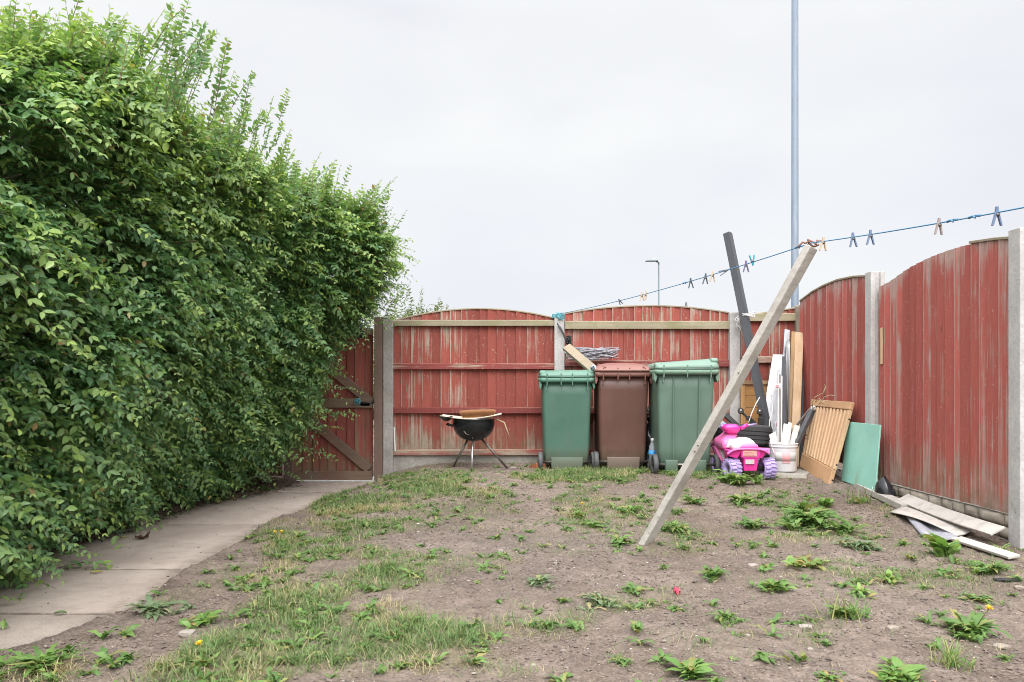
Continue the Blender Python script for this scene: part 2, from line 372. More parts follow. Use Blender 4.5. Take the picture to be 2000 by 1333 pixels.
M_hedge = leafmat('privet_leaf', (.125, .265, .112), (.48, .60, .11), .38, .30, third=(.33, .20, .07))
M_dand = leafmat('dandelion_leaf', (.10, .20, .05), (.24, .36, .09), .3, .5, third=(.30, .27, .09))
M_dock = leafmat('dock_leaf', (.13, .26, .06), (.30, .42, .11), .35, .45, third=(.36, .25, .09))
M_greyweed = leafmat('grey_weed_leaf', (.15, .22, .11), (.26, .33, .18), .3, .6, third=(.34, .28, .14))
M_grass = leafmat('grass_blade', (.115, .185, .065), (.25, .33, .115), .3, .6, third=(.43, .35, .20))
M_far = leafmat('far_leaf', (.13, .17, .06), (.34, .36, .12), .4, .5)
M_yellow = plastic('yellow_petal', (.80, .52, .02), .6, (.7, .4, .02), .1)
M_film = None
def clearmat(name, tint, alpha):
    m, g, b = mat(name); b.inputs['Base Color'].default_value = (*tint, 1); b.inputs['Roughness'].default_value = .12
    b.inputs['Transmission Weight'].default_value = alpha; b.inputs['IOR'].default_value = 1.2; return m
M_clear = clearmat('clear_bottle', (.86, .90, .95), .75)
M_blue = plastic('blue_label', (.03, .28, .66), .4, (.1, .4, .7), .2)
# ------------------------------------------------------------------ ground, path
_XR = ([0, 2.6, 3.07, 3.3, 3.58, 4.5, 6.1, 7.2, 8.1, 8.7, 12], [-2.3, -2.2, -1.95, -1.84, -1.76, -1.84, -1.83, -1.70, -1.47, -1.42, -1.42])
def xr(Y): return np.interp(Y, *_XR)
def xl(Y): return np.interp(Y, [0, 5.2, 6.1, 7.1, 7.7, 8.4, 9.3], [-2.86, -2.82, -2.74, -2.70, -2.45, -2.3, -2.3])
BL = [(700,1000,130,60,.9),(850,950,180,30,.8),(1150,930,200,18,1),(1330,925,120,14,1),(720,1120,170,70,.7),(600,1200,250,80,.85),(450,1290,300,70,1),(800,1250,220,60,.95),
      (1000,1160,120,40,.5),(950,960,100,30,.6),(1080,960,130,20,.5),(80,1300,120,50,.8),(1100,1230,130,40,.45),(560,1060,60,60,.7),(660,975,60,25,1.),(1440,928,90,12,.8),
      (1750,1000,80,25,.3),(1700,940,60,20,.5),(1900,1120,100,40,.35),(1640,1190,90,30,.35),(1850,1230,130,40,.4),(1400,1230,80,30,.3),(1560,1010,90,35,.5),(640,1080,90,50,.6),(1100,1000,260,40,.52),(1330,985,260,30,.5),(1000,1100,200,40,.3),(1500,1060,260,40,.42),(1700,1120,200,50,.42),(1250,1180,250,50,.42),(1600,1250,260,40,.35),(1450,990,200,30,.45),(900,1300,260,40,.6)]
def pix(x, y, z): return HX+x/y*FPX, HY+(EYE-z)/y*FPX
def gz0(x, y):
    x = np.asarray(x, float); y = np.asarray(y, float)
    r = .16*sst(5.3, 7.9, y)*sst(-1.75, -.6, x)
    base = .035+r+.02*sst(1.6, 3.0, x)*(1-sst(5.5, 7, y))
    return base+(.022*(fbm(x*1.1, y*1.1, 3)-.5)+.03*(fbm(x*2.9, y*2.9, 7, 2)-.5))*sst(9.6, 8.6, y)+.03*np.exp(-((x-.845)**2+(y-5.12)**2)/.007)
def gz(x, y):
    x = np.asarray(x, float); y = np.asarray(y, float)
    z = gz0(x, y); d = x-(xr(y)+.03*(fbm(y*3, y*0, 5)-.5))
    on = sst(-.01, .07, d); z = z*on+(-.05)*(1-on)
    left = sst(.02, -.10, x-xl(y)); z = np.where(x < xl(y)+.02, -.05+.07*left+.02*fbm(x*4, y*4, 8), z)
    ins = ((x > -3.6) & (x < 3.5) & (y > 1.2) & (y < 9.1))
    return z+np.where(ins, .022*(fbm(x*6, y*6, 11)-.5)+.022*(fbm(x*21, y*21, 12, 2)-.5), 0)*np.where((x > xr(y)-.02) | (x < xl(y)), 1, 0)
def gzf(x, y): return float(gz(np.array([x]), np.array([y]))[0])
def ghit(px, py):
    "where the ray through a photo pixel meets the ground"
    Y = np.linspace(1.5, 9.5, 1600); X = (px-HX)/FPX*Y; Z = EYE-(py-HY)/FPX*Y
    g = gz(X, Y); k = np.argmax(Z <= g); return Vector((X[k], Y[k], g[k]))
def dens(x, y):
    "how grassy the lawn is, 0..1"
    px, py = pix(x, np.maximum(y, .5), gz0(x, y)); d = np.zeros_like(px)
    for (a, b, rx, ry, w) in BL: d = np.maximum(d, w*np.exp(-((px-a)/rx)**2-((py-b)/ry)**2))
    n = fbm(x*2.6, y*2.6, 21, 3)
    return np.clip(d*1.25*sst(.41, .68, n+.25*d), 0, 1)*np.where(x > xr(y)+.02, 1, 0)
def gravelly(x, y):
    px, py = pix(x, np.maximum(y, .5), gz0(x, y))
    return np.maximum(np.exp(-((px-1030)/260)**2-((py-1070)/75)**2), .35*np.exp(-((px-1500)/400)**2-((py-1150)/120)**2))
def axis(lo, hi, step, far):
    out = []; q = step
    p = lo
    while p > -far: q *= 1.35; p -= q; out.append(p)
    out = out[::-1]+list(np.arange(lo, hi, step)); p = hi; q = step
    out.append(hi)
    while p < far: q *= 1.35; p += q; out.append(p)
    return np.array(out)
gx, gy = axis(-3.7, 3.6, .017, 400), axis(1.4, 9.2, .018, 400)
GX, GY = np.meshgrid(gx, gy); GZ = gz(GX, GY)
nx, ny = len(gx), len(gy); ii = np.arange(nx*ny).reshape(ny, nx)
quads = np.stack([ii[:-1, :-1], ii[:-1, 1:], ii[1:, 1:], ii[1:, :-1]], -1).reshape(-1, 4)
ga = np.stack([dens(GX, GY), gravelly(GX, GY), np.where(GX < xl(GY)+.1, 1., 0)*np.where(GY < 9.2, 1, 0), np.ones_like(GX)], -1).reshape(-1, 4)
def soilmat():
    m, g, b = mat('bare_soil'); at = g.attr(); o = g.pos()
    n1 = g.noise(o, 1.35, 6, .68); n2 = g.noise(o, 14, 5, .65); n3 = g.noise(o, 75, 4, .65); n4 = g.noise(o, 260, 2, .6); v = g.voro(o, 120)
    c = g.mix(g.rng(n1, .35, .68), (.130, .094, .077), (.318, .250, .210)); c = g.mix(g.rng(n2, .35, .7, 0, .7), c, (.075, .058, .048))
    c = g.mix(g.rng(n3, .5, .72, 0, .6), c, (.34, .29, .25)); c = g.mix(g.rng(n3, .44, .28, 0, .65), c, (.042, .033, .028))
    c = g.mix(g.math('MULTIPLY', at[1], g.rng(v, .12, .3, .85, .1)), c, (.27, .245, .22)); c = g.mix(g.math('MULTIPLY', at[1], g.rng(n4, .45, .6, .0, .6)), c, (.085, .068, .06))
    st = g.noise(g.map(o, (60, 22, 30)), 1.6, 3, .6, dist=1.5); c = g.mix(g.math('MULTIPLY', g.rng(st, .52, .66), g.math('ADD', .18, g.math('MULTIPLY', at[0], .6))), c, (.36, .29, .185))
    c = g.mix(g.math('MULTIPLY', at[0], g.rng(n2, .3, .7, .15, .5)), c, (.17, .17, .075))
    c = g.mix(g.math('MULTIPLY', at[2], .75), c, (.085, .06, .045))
    g.set(b.inputs['Base Color'], c); b.inputs['Roughness'].default_value = .95; b.inputs['Specular IOR Level'].default_value = .15
    h = g.math('ADD', g.math('MULTIPLY', n2, .6), g.math('ADD', g.math('MULTIPLY', n3, .5), g.math('MULTIPLY', n4, .25))); g.set(b.inputs['Normal'], g.bump(h, 1., .02)); return m
M_soil = soilmat()
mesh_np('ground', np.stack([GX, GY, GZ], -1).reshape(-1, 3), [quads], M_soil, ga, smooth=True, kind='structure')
def pathmat():
    m, g, b = mat('path_concrete'); at = g.attr(); o = g.pos(); n1 = g.noise(o, 1.6, 5, .6); n2 = g.noise(o, 11, 5, .65); n3 = g.noise(o, 160, 3, .6)
    c = g.mix(g.rng(n1, .35, .65), (.33, .262, .222), (.46, .38, .325)); c = g.mix(g.rng(at[0], 0, 1, 0, .4), c, (.34, .29, .25)); c = g.mix(g.rng(n2, .48, .72, 0, .6), c, (.25, .2, .165))
    c = g.mix(g.rng(n3, .5, .7, 0, .5), c, (.58, .51, .45)); c = g.mix(g.rng(n3, .45, .3, 0, .45), c, (.22, .18, .15))
    e = g.math('MINIMUM', g.rng(at[2], 0, .16, 1, 0), 1.); e2 = g.math('MAXIMUM', g.rng(at[2], .86, 1., 0, 1), g.math('MAXIMUM', g.rng(at[1], 0, .012, 1, 0), g.rng(at[1], .988, 1, 0, 1)))
    c = g.mix(g.math('MULTIPLY', g.math('MAXIMUM', e, e2), g.rng(n2, .3, .6, .1, .8)), c, (.17, .13, .10))
    far = g.n('ShaderNodeSeparateXYZ'); g.set(far.inputs[0], o); c = g.mix(g.math('MULTIPLY', g.rng(far.outputs[1], 7.4, 8.6, 0, .6), g.rng(n2, .35, .6)), c, (.2, .155, .125))
    g.set(b.inputs['Base Color'], c); b.inputs['Roughness'].default_value = .9; g.set(b.inputs['Normal'], g.bump(g.math('ADD', n2, n3), .35, .003)); return m
M_path = pathmat()
mb = MB(); ys = [0.3, 1.5, 2.55, 3.67, 4.555, 6.07, 7.9, 8.84]
for k in range(len(ys)-1):
    y0, y1 = ys[k]+.009, ys[k+1]-.009; r = random.random(); nn = 8; mm = 6; dz = random.uniform(-.004, .004)
    vs = []; at = []
    for z in (0., -.07):
        for j in range(nn+1):
            y = y0+(y1-y0)*j/nn; a, c = float(xl(y))-.03, float(xr(y))+.03
            for i in range(mm+1): t = i/mm; vs.append((a+(c-a)*t, y, z+dz+.006*(vn(i*.7, y*1.3, 40)-.5))); at.append((r, j/nn, t, 1))
    N = (nn+1)*(mm+1); fs = []
    for j in range(nn):
        for i in range(mm): q = j*(mm+1)+i; fs.append((q, q+1, q+mm+2, q+mm+1))
    for j in (0, nn):
        for i in range(mm): q = j*(mm+1)+i; fs.append((q, q+1, N+q+1, N+q) if j else (q+1, q, N+q, N+q+1))
    for i in (0, mm):
        for j in range(nn): q = j*(mm+1)+i; fs.append((q, q+mm+1, N+q+mm+1, N+q))
    mb.add(vs, fs, at, True)
mb.build('path', M_path, bevel=.003, kind='structure')
# ------------------------------------------------------------------ fences
YB = 8.95                     # front plane of the rear boards
def featherboards(mb, n, foot, top, base0, du, dn, jitter=.006):
    """n overlapping boards; foot/top(t) give heights along t, base0 + du*t the line at z = 0, dn the unit normal to the garden"""
    base0 = Vector(base0); du = Vector(du); dn = Vector(dn); L = du.length; e = du/L
    edges = [0]+[(k/n)+random.uniform(-.15, .15)/n for k in range(1, n)]+[1]
    for k in range(n):
        t0, t1 = edges[k], min(1, edges[k+1]+.012/L); r = random.random(); lean = random.uniform(-1, 1)*.002; p = random.uniform(0, .003)
        m = (t0+t1)/2; vs = []; at = []
        for (t, thick, af) in ((t0, .020, 1), (m, .0115, .5), (t1, .004, 0)):
            for tz, z in ((0, foot(t)+random.uniform(-1, 1)*.002*1.5), (1, top(t))):
                q = base0+du*t+Vector((0, 0, z))+e*(lean*tz)
                vs.append(q+dn*(thick+p)); vs.append(q-dn*.004); at += [(r, tz, af, 1)]*2
        # index: per t: foot-front 0, foot-back 1, top-front 2, top-back 3
        fs = []
        for a in (0, 4): fs += [(a, a+4, a+6, a+2), (a+1, a+3, a+7, a+5), (a+2, a+6, a+7, a+3), (a, a+1, a+5, a+4)]
        fs += [(0, 2, 3, 1), (8, 9, 11, 10)]
        mb.add(vs, fs, at)
def arch_cap(mb, top, base0, du, dn, w=.045, h=.016, n=24):
    base0 = Vector(base0); du = Vector(du); dn = Vector(dn); vs = []; at = []; r = random.random()
    for i in range(n+1):
        t = i/n; c = base0+du*t+Vector((0, 0, top(t)))
        for a, b in ((-w*.45, 0), (w*.55, 0), (w*.55, h), (-w*.45, h)): vs.append(c+dn*a+Vector((0, 0, b))); at.append((r, t, .5, 1))
    fs = [(3, 2, 1, 0), tuple(4*n+k for k in range(4))]+[(4*i+k, 4*i+(k+1)%4, 4*i+4+(k+1)%4, 4*i+4+k) for i in range(n) for k in range(4)]
    mb.add(vs, fs, at)
def zt(py, Y): return EYE-(py-HY)/FPX*Y
def xt(px, Y): return (px-HX)/FPX*Y
def back_panel(px0, px1, top_px, rails, nb, label, footpy=886, under=None):
    x0, x1 = xt(px0, YB), xt(px1, YB); L = x1-x0
    root = thing('fence_panel', label, 'fence panel', (x0, YB, zt(footpy, YB)), 'red arched fence panels')
    tx = np.array([(p-px0)/(px1-px0) for p, _ in top_px]); tz = np.array([zt(q, YB) for _, q in top_px])
    # smooth arch through the listed points
    cf = np.polyfit(tx, tz, 2 if len(tx) > 3 else 1); top = lambda t: float(np.polyval(cf, t))
    mb = MB(); featherboards(mb, nb, lambda t: zt(footpy, YB), lambda t: top(t)-.012, (x0, YB, 0), (L, 0, 0), (0, -1, 0)); mb.build('boards', M_board, root)
    for k, (a, b, dpy) in enumerate(rails):
        mb = MB(); z0, z1 = zt(b, YB-.06), zt(a, YB-.06)
        mb.hexa([(x0+.003, YB-.058, z0), (x1-.003, YB-.058, z0+dpy), (x1-.003, YB-.02, z0+dpy), (x0+.003, YB-.02, z0),
                 (x0+.003, YB-.055, z1), (x1-.003, YB-.055, z1+dpy), (x1-.003, YB-.02, z1+dpy+.008), (x0+.003, YB-.02, z1+.008)], None)
        mb.a = [(mb.a[0][0], .5, .5, 1)]*8
        mb.build('rail', M_railtop if k == 0 else M_rail, root, bevel=.004)
    mb = MB(); arch_cap(mb, lambda t: top(t)-.012, (x0, YB, 0), (L, 0, 0), (0, -1, 0)); mb.build('capping', M_cap, root, bevel=.003)
    return root
back_panel(768, 1083, [(768, 627), (830, 613), (930, 602), (1000, 607), (1083, 621)], [(626, 637, 0), (711, 722, .003), (797, 808, 0), (880, 890, .002)], 17,
           'red arched fence panel behind the black kettle barbecue, beside the gate')
back_panel(1102, 1425, [(1102, 613), (1180, 601), (1265, 597), (1345, 601), (1425, 611)], [(628, 643, 0), (704, 716, -.003), (796, 808, 0), (880, 890, 0)], 17,
           'red arched fence panel behind the three wheelie bins')
back_panel(1446, 1557, [(1446, 618), (1500, 609), (1557, 601)], [(614, 628, .006), (697, 709, 0), (796, 808, 0), (880, 890, 0)], 6,
           'short red fence panel in the far corner behind the leaning boards')
def conc_post(x0, x1, y0, y1, z0, z1, label, m, slot=None, cat='fence post', name='concrete_post'):
    mb = MB(); c = .012; zc = z1-.02
    if slot == 'y':        # groove in the end faces, for panels running along y
        xa, xb = x0+(x1-x0)*.33, x0+(x1-x0)*.67; d = .022
        o = [(x0, y0), (xa, y0), (xa, y0+d), (xb, y0+d), (xb, y0), (x1, y0), (x1, y1), (x0, y1)]
        mb.prism([(a, b, z0) for a, b in o], (0, 0, z1-z0))
    else:
        mx, my = (x0+x1)/2, (y0+y1)/2; w, d = x1-x0, y1-y0
        mb.loft([(z0, w, d, .006, mx, my), (zc, w, d, .006, mx, my), (z1-.006, w-.012, d-.012, .006, mx, my), (z1, w-.03, d-.03, .006, mx, my)], 3, smooth=False)
    return tag(mb.build(name, m, loc=((x0+x1)/2, (y0+y1)/2, z0), bevel=.004), label, cat, 'concrete fence posts' if name == 'concrete_post' else None)
YP = 8.86
conc_post(xt(748, YP), xt(767, YP), YP, YP+.11, -.05, zt(617, YP), 'rough grey concrete post beside the gate post', M_concd)
conc_post(xt(1083, YP), xt(1101, YP), YP, YP+.11, .0, zt(612, YP), 'pale concrete post with blue clothes line knotted round its top', M_conc)
conc_post(xt(1426, YP), xt(1446, YP), YP, YP+.11, .0, zt(609, YP), 'pale concrete post that the dark leaning pole is tied to', M_conc)
conc_post(xt(1556, YP), xt(1568, YP), YP, YP+.1, .0, zt(596, YP), 'weathered brown corner post behind the fresh pine planks', wood('corner_post_timber', (.30, .26, .2), (.2, .17, .12), stain=(.16, .13, .1)), name='corner_post')
XR_ = 3.16
conc_post(3.075, 3.20, 6.96, 7.075, .0, zt(530, 6.96), 'concrete slotted post between the two right hand red panels', M_conc, 'y')
conc_post(3.075, 3.20, 4.915, 5.033, -.05, zt(449, 5.0), 'tall near concrete post at the right edge of the photo', M_conc, 'y')
# right hand panels: boards face the garden
def right_panel(Y0, Y1, tops, feet, nb, label, caps):
    root = thing('fence_panel', label, 'fence panel', (XR_, Y0, .2), 'red arched fence panels'); L = Y1-Y0
    conv = lambda l: (np.array([(XR_*FPX/(p-HX)-Y0)/L for p, _ in l]), np.array([zt(q, XR_*FPX/(p-HX)) for p, q in l]))
    tt, tz = conv(tops); ft, fz = conv(feet)
    top = lambda t: float(np.interp(t, tt, tz)); foot = lambda t: float(np.interp(t, ft, fz))
    mb = MB(); featherboards(mb, nb, foot, top, (XR_, Y0, 0), (0, L, 0), (-1, 0, 0)); mb.build('boards', M_boardr, root)
    for z in (.45, 1.0, 1.5):
        mb = MB(); mb.box((XR_+.006, min(Y0, Y1)+.01, z), (XR_+.045, max(Y0, Y1)-.01, z+.06)); mb.build('rail', M_rail, root)
    for a, b in caps:
        mb = MB(); arch_cap(mb, lambda t: top(a+(b-a)*t)+.002, (XR_, Y0+L*a, 0), (0, L*(b-a), 0), (-1, 0, 0), w=.05, h=.018); mb.build('capping', M_cap, root, bevel=.003)
right_panel(8.86, 7.075, [(1566, 590), (1590, 572), (1612, 560), (1640, 549), (1670, 543), (1709, 541)], [(1566, 880), (1709, 924)], 17,
            'farther right hand red fence panel, behind the slatted pine panel', [(.0, .98)])
right_panel(6.95, 5.035, [(1717, 563), (1740, 551), (1780, 523), (1820, 503), (1860, 488), (1900, 477), (1950, 470), (1992, 467)], [(1717, 937), (1992, 1008)], 18,
            'nearest right hand red fence panel above the stone base', [(.72, 1.0)])
# boards under the panels
def under(x0, x1, z1, label, name='gravel_board'):
    mb = MB(); mb.box((x0, YB-.03, -.1), (x1, YB+.02, z1)); tag(mb.build(name, M_gravel, loc=((x0+x1)/2, YB, 0), bevel=.006), label, 'gravel board', 'concrete gravel boards')
under(xt(768, YB), xt(1082, YB), zt(889.5, YB-.03), 'concrete gravel board behind the barbecue legs')
under(xt(1102, YB), xt(1425, YB), zt(889.5, YB-.03), 'concrete gravel board behind the wheelie bins')
under(xt(1446, YB), xt(1557, YB), zt(889.5, YB-.03), 'concrete gravel board in the far corner behind the tyres')
def stone_board(Y0, Y1, zf, label):
    root = thing('stone_gravel_board', label, 'gravel board', (XR_, (Y0+Y1)/2, 0), 'stone faced gravel boards')
    mb = MB(); mb.box((XR_+.005, Y0, -.15), (XR_+.05, Y1, zf)); mb.build('board', M_gravel, root)
    mb = MB(); rows = 3; h = (zf-.0)/rows
    for r in range(rows):
        y = Y0+.004; z0 = -.02+r*(zf+.018)/rows; z1 = z0+(zf+.018)/rows-.006
        while y < Y1-.03:
            y2 = min(Y1-.004, y+random.uniform(.14, .30)); n = 4; dd = random.uniform(.008, .022); vs = []; nu, nv = 6, 4
            def fn(u, v, y=y, y2=y2, z0=z0, z1=z1, dd=dd):
                yy = y+(y2-.007-y)*u; zz = z0+(z1-z0)*v; e = min(u, 1-u)*(y2-y)*5; f = min(v, 1-v)*3
                return (XR_+.004-min(1, e*2+.15)*min(1, f+.2)*(dd+.018*float(vn(yy*30, zz*45, 3))), yy, zz)
            mb.sheet(fn, nu, nv); y = y2
    mb.build('stone_facing', M_stone, root, solid=.006)
stone_board(5.033, 6.96, .215, 'split stone faced gravel board under the nearest right hand panel')
stone_board(7.075, 8.86, .235, 'stone faced gravel board behind the slatted pine panel')
mb = MB(); mb.beam((XR_-.02, 6.90, 1.22), (XR_-.02, 6.90, 1.53), .012, .03, up=(0, 1, 0)); tag(mb.build('timber_wedge', M_pine, loc=(XR_, 6.93, 1.2), bevel=.002), 'thin pale timber wedge in the slot of the middle right post', 'wedge')
mb = MB(); mb.beam(P(772, 882, 8.87), P(770, 835, 8.87), .012, .012, up=(0, 1, 0)); tag(mb.build('timber_strip', M_whitep, loc=P(772, 882, 8.87)), 'thin white strip standing beside the rough post near the gate', 'strip')
# gate post and gate
mb = MB(); gp0, gp1 = xt(730.5, YP), xt(747, YP)
mb.loft([(-.05, gp1-gp0, .09, .004, (gp0+gp1)/2, YP+.05), (zt(619, YP), gp1-gp0, .09, .004, (gp0+gp1)/2, YP+.05)], 3, smooth=False)
tag(mb.build('gate_post', M_gatepost, loc=((gp0+gp1)/2, YP+.05, 0), bevel=.003), 'reddish brown timber gate post beside the rough concrete post', 'gate post')
mb = MB(); mb.box((xt(553, YP), YP+.005, -.05), (xt(571, YP), YP+.095, zt(628, YP))); tag(mb.build('gate_post', M_gatepost, loc=(xt(562, YP), YP+.05, 0), bevel=.003), 'timber post on the hinge side of the gate, at the edge of the hedge', 'gate post')
rt = thing('fence_panel', 'red boarded fence hidden behind the hedge left of the gate', 'fence panel', (-4.4, YB, .1), 'red arched fence panels')
mb = MB(); featherboards(mb, 18, lambda t: .05, lambda t: 1.72, (-4.4, YB, 0), (xt(552, YB)+4.4, 0, 0), (0, -1, 0)); mb.build('boards', M_board, rt)
for z in (.1, .6, 1.1, 1.6): mb = MB(); mb.box((-4.4, YB-.055, z), (xt(552, YB), YB-.018, z+.06)); mb.build('rail', M_rail, rt)
YG = 8.96; g0, g1 = xt(560, YG), xt(729, YG); zg0, zg1 = zt(937, YG), zt(641, YG)
gate = thing('garden_gate', 'red ledged and braced timber gate half hidden by the hedge', 'gate', (g1, YG, zg0))
mb = MB(); featherboards(mb, 10, lambda t: zg0+.03, lambda t: zg1-.01, (g0, YG, 0), (g1-g0, 0, 0), (0, -1, 0)); mb.build('boards', M_gate, gate)
for a, b in ((641, 655), (779, 797), (921, 938)):
    mb = MB(); mb.box((g0+.01, YG-.055, zt(b, YG-.05)), (g1-.004, YG-.018, zt(a, YG-.05))); mb.build('rail', M_gaterail, gate, bevel=.004)
for (a, b, c, d) in ((598, 681, 727, 788), (588, 805, 721, 917)):
    mb = MB(); p, q = P(a, b, YG-.037), P(c, d, YG-.037); mb.beam(p, q, .034, .098, up=(0, 0, 1)); mb.build('brace', M_gaterail, gate, bevel=.003)
mb = MB(); mb.tube([P(700, 789, YG-.06), P(733, 786, YG-.06)], .009); mb.box(P(704, 793, YG-.055), P(722, 785, YG-.05)); mb.build('bolt', M_black, gate)
mb = MB()
for k in range(9): mb.tube([P(695+random.uniform(-3, 10), 785+random.uniform(-7, 7), YG-.075+random.uniform(-.02, .01)) for _ in range(5)], .004, 6)
tag(mb.build('blue_twine', M_ropegreen, loc=P(702, 785, YG-.08)), 'tangle of blue twine tied round the gate bolt', 'twine')
mb = MB()
for k in range(14): mb.tube([P(703+random.uniform(-6, 6), 648+random.uniform(-14, 14), YG-.08+random.uniform(-.03, .02)) for _ in range(4)], random.uniform(.004, .011), 6)
tag(mb.build('black_strap', M_bag, loc=P(703, 640, YG-.08)), 'black rag knotted over the top rail of the gate', 'rag')
mb = MB()
mb.hexa([(g0, 8.86, -.05), (g1+.05, 8.86, -.05), (g1+.05, 9.25, -.05), (g0, 9.25, -.05), (g0, 8.86, .012), (g1+.05, 8.86, .006), (g1+.05, 9.25, .012), (g0, 9.25, .02)])
mb.build('threshold', stone('threshold_concrete', (.62, .60, .57), 40, .2), bevel=.006, kind='structure')
# ------------------------------------------------------------------ leaves by the thousand (real little folded blades)
LEAF_V = np.array([(0, 0, 0), (.28, .20, .05), (.28, 0, -.02), (.28, -.20, .05), (.62, .19, .03), (.62, 0, -.05), (.62, -.19, .03), (1, 0, -.13)], float)
LEAF_Q = np.array([(2, 5, 4, 1), (3, 6, 5, 2)]); LEAF_T = np.array([(0, 2, 1), (0, 3, 2), (5, 7, 4), (6, 7, 5)])
def nrm(a): return a/np.maximum(1e-9, np.linalg.norm(a, axis=-1, keepdims=True))
def blades(pos, d, up, size, width, tv=LEAF_V, tq=LEAF_Q, tt=LEAF_T):
    d = nrm(d); s = nrm(np.cross(up, d)); u = np.cross(d, s); n, k = len(pos), len(tv)
    size = np.broadcast_to(size, (n,)); width = np.broadcast_to(width, (n,))
    v = pos[:, None]+d[:, None]*(tv[None, :, :1]*size[:, None, None])+s[:, None]*(tv[None, :, 1:2]*(size*width)[:, None, None])+u[:, None]*(tv[None, :, 2:]*size[:, None, None])
    off = (np.arange(n)*k)[:, None, None]; fs = []
    if tq is not None: fs.append((tq[None]+off).reshape(-1, 4))
    if tt is not None: fs.append((tt[None]+off).reshape(-1, 3))
    return v.reshape(-1, 3), fs
def rep(a, k): return np.repeat(a, k, axis=0)
def shoots(P0, D, L, nl, leaf, age0, droop, wid=1.0, sprd=1.15):
    "leafy shoots: P0 start, D direction, L length, nl leaf pairs per shoot; returns leaf arrays and twig polylines"
    n = len(P0); D = nrm(D); k = np.arange(nl); t = (k+.6)/nl
    bend = np.zeros((n, 3)); bend[:, 2] = -droop
    pos = P0[:, None]+D[:, None]*(t[None, :, None]*L[:, None, None])+bend[:, None]*(t[None, :, None]**2*L[:, None, None])
    tan = nrm(D[:, None]+2*bend[:, None]*t[None, :, None])
    side = np.cross(tan, np.array([0, 0, 1.])+rng.normal(0, .35, (n, 1, 3))); side = nrm(side)
    upv = np.cross(side, tan); out = []
    for sg in (-1, 1):
        ang = rng.normal(0, .35, (n, nl, 1)); sd = side*np.cos(ang)+upv*np.sin(ang)
        d = tan*rng.uniform(.45, 1.0, (n, nl, 1))+sd*sg*sprd*rng.uniform(.7, 1.1, (n, nl, 1))+np.array([0, 0, -.28]); d = d+rng.normal(0, .22, d.shape)
        u = upv+rng.normal(0, .30, d.shape)+np.array([.55, -.38, .25]); sz = leaf*rng.uniform(.65, 1.2, (n, 1))*rng.uniform(.75, 1.15, (n, nl))*(1-.45*np.clip((t[None]-.72)/.28, 0, 1))
        age = np.clip(age0[:, None]*(.25+.75*t[None]**1.5)+rng.normal(0, .06, (n, nl)), 0, 1)
        out.append((pos.reshape(-1, 3), d.reshape(-1, 3), u.reshape(-1, 3), sz.ravel(), age.ravel()))
    tip = P0+D*L[:, None]+bend*L[:, None]
    return [np.concatenate(q) for q in zip(*out)], (P0, D, L, bend, tip)
def twigs(T, r):
    "thin three-sided twigs along the shoots"
    P0, D, L, bend, tip = T; n = len(P0); ts = np.array([0, .5, 1.]); c = P0[:, None]+D[:, None]*(ts[None, :, None]*L[:, None, None])+bend[:, None]*(ts[None, :, None]**2*L[:, None, None])
    a = nrm(np.cross(D, np.array([.3, .2, 1.]))); b = np.cross(D, a); rr = np.array([1, .75, .3])*r; vs = []
    for k in range(3):
        an = 2*math.pi*k/3; vs.append(c+(a*math.cos(an)+b*math.sin(an))[:, None]*rr[None, :, None])
    v = np.stack(vs, 2).reshape(-1, 3); q = []
    for i in range(2):
        for k in range(3): q.append((i*3+k, i*3+(k+1) % 3, (i+1)*3+(k+1) % 3, (i+1)*3+k))
    return v, (np.array(q)[None]+(np.arange(n)*9)[:, None, None]).reshape(-1, 4)
# ------------------------------------------------------------------ privet hedge
def h_top(Y): return np.interp(Y, [0, 2, 3, 3.5, 4.1, 4.6, 5.2, 5.7, 6.3, 7.0, 7.8, 8.3, 8.8], [2.2, 2.25, 2.34, 2.46, 2.72, 2.95, 2.98, 2.92, 2.86, 2.78, 2.72, 2.58, 2.3])
def h_face(Y, z):
    x = np.interp(z, [0, .1, .5, 1, 1.5, 2, 2.5, 3], [-2.95, -2.86, -2.52, -2.29, -2.18, -2.09, -2.0, -2.02])
    x = x+sst(6.2, 8.0, Y)*(.20+.57*sst(.5, 2.2, z))-.45*sst(8.1, 8.75, Y)
    x = x-.10*sst(5, 3.2, Y)*sst(.2, .8, z)
    x = x+.30*sst(5.0, 4.2, Y)*sst(.7, .2, z)
    lump = .46*(fbm(Y*1.7+3, z*1.9, 31, 3)-.5)
    hollow = -.55*np.exp(-((Y-3.55)/.45)**2-((z-2.02)/.17)**2)-.30*np.exp(-((Y-4.6)/.3)**2-((z-1.75)/.12)**2)-.25*np.exp(-((Y-6.6)/.35)**2-((z-1.8)/.2)**2)-.3*np.exp(-((Y-7.5)/.25)**2-((z-1.55)/.2)**2)
    x = x-.20*np.exp(-((z-1.5)/.42)**2)*sst(7.3, 8.0, Y)
    zt_ = h_top(Y); rnd_ = -.35*sst(zt_-.35, zt_+.05, z)
    return x+lump+hollow+rnd_
Hd = thing('privet_hedge', 'tall dense green privet hedge bulging over the concrete path on the left', 'hedge', (-3.1, 5.2, 0))
parts = []; tw = []
def add(n, fn, nl, leaf, wid=1.0, r=.0022, keep_tw=True):
    P0, D, L, age, droop = fn(n); a, T = shoots(P0, D, L, nl, leaf, age, droop); parts.append(a)
    if keep_tw: tw.append(twigs(T, r))
def yy_(n): return 8.62-(8.62-1.9)*rng.random(n)**1.0
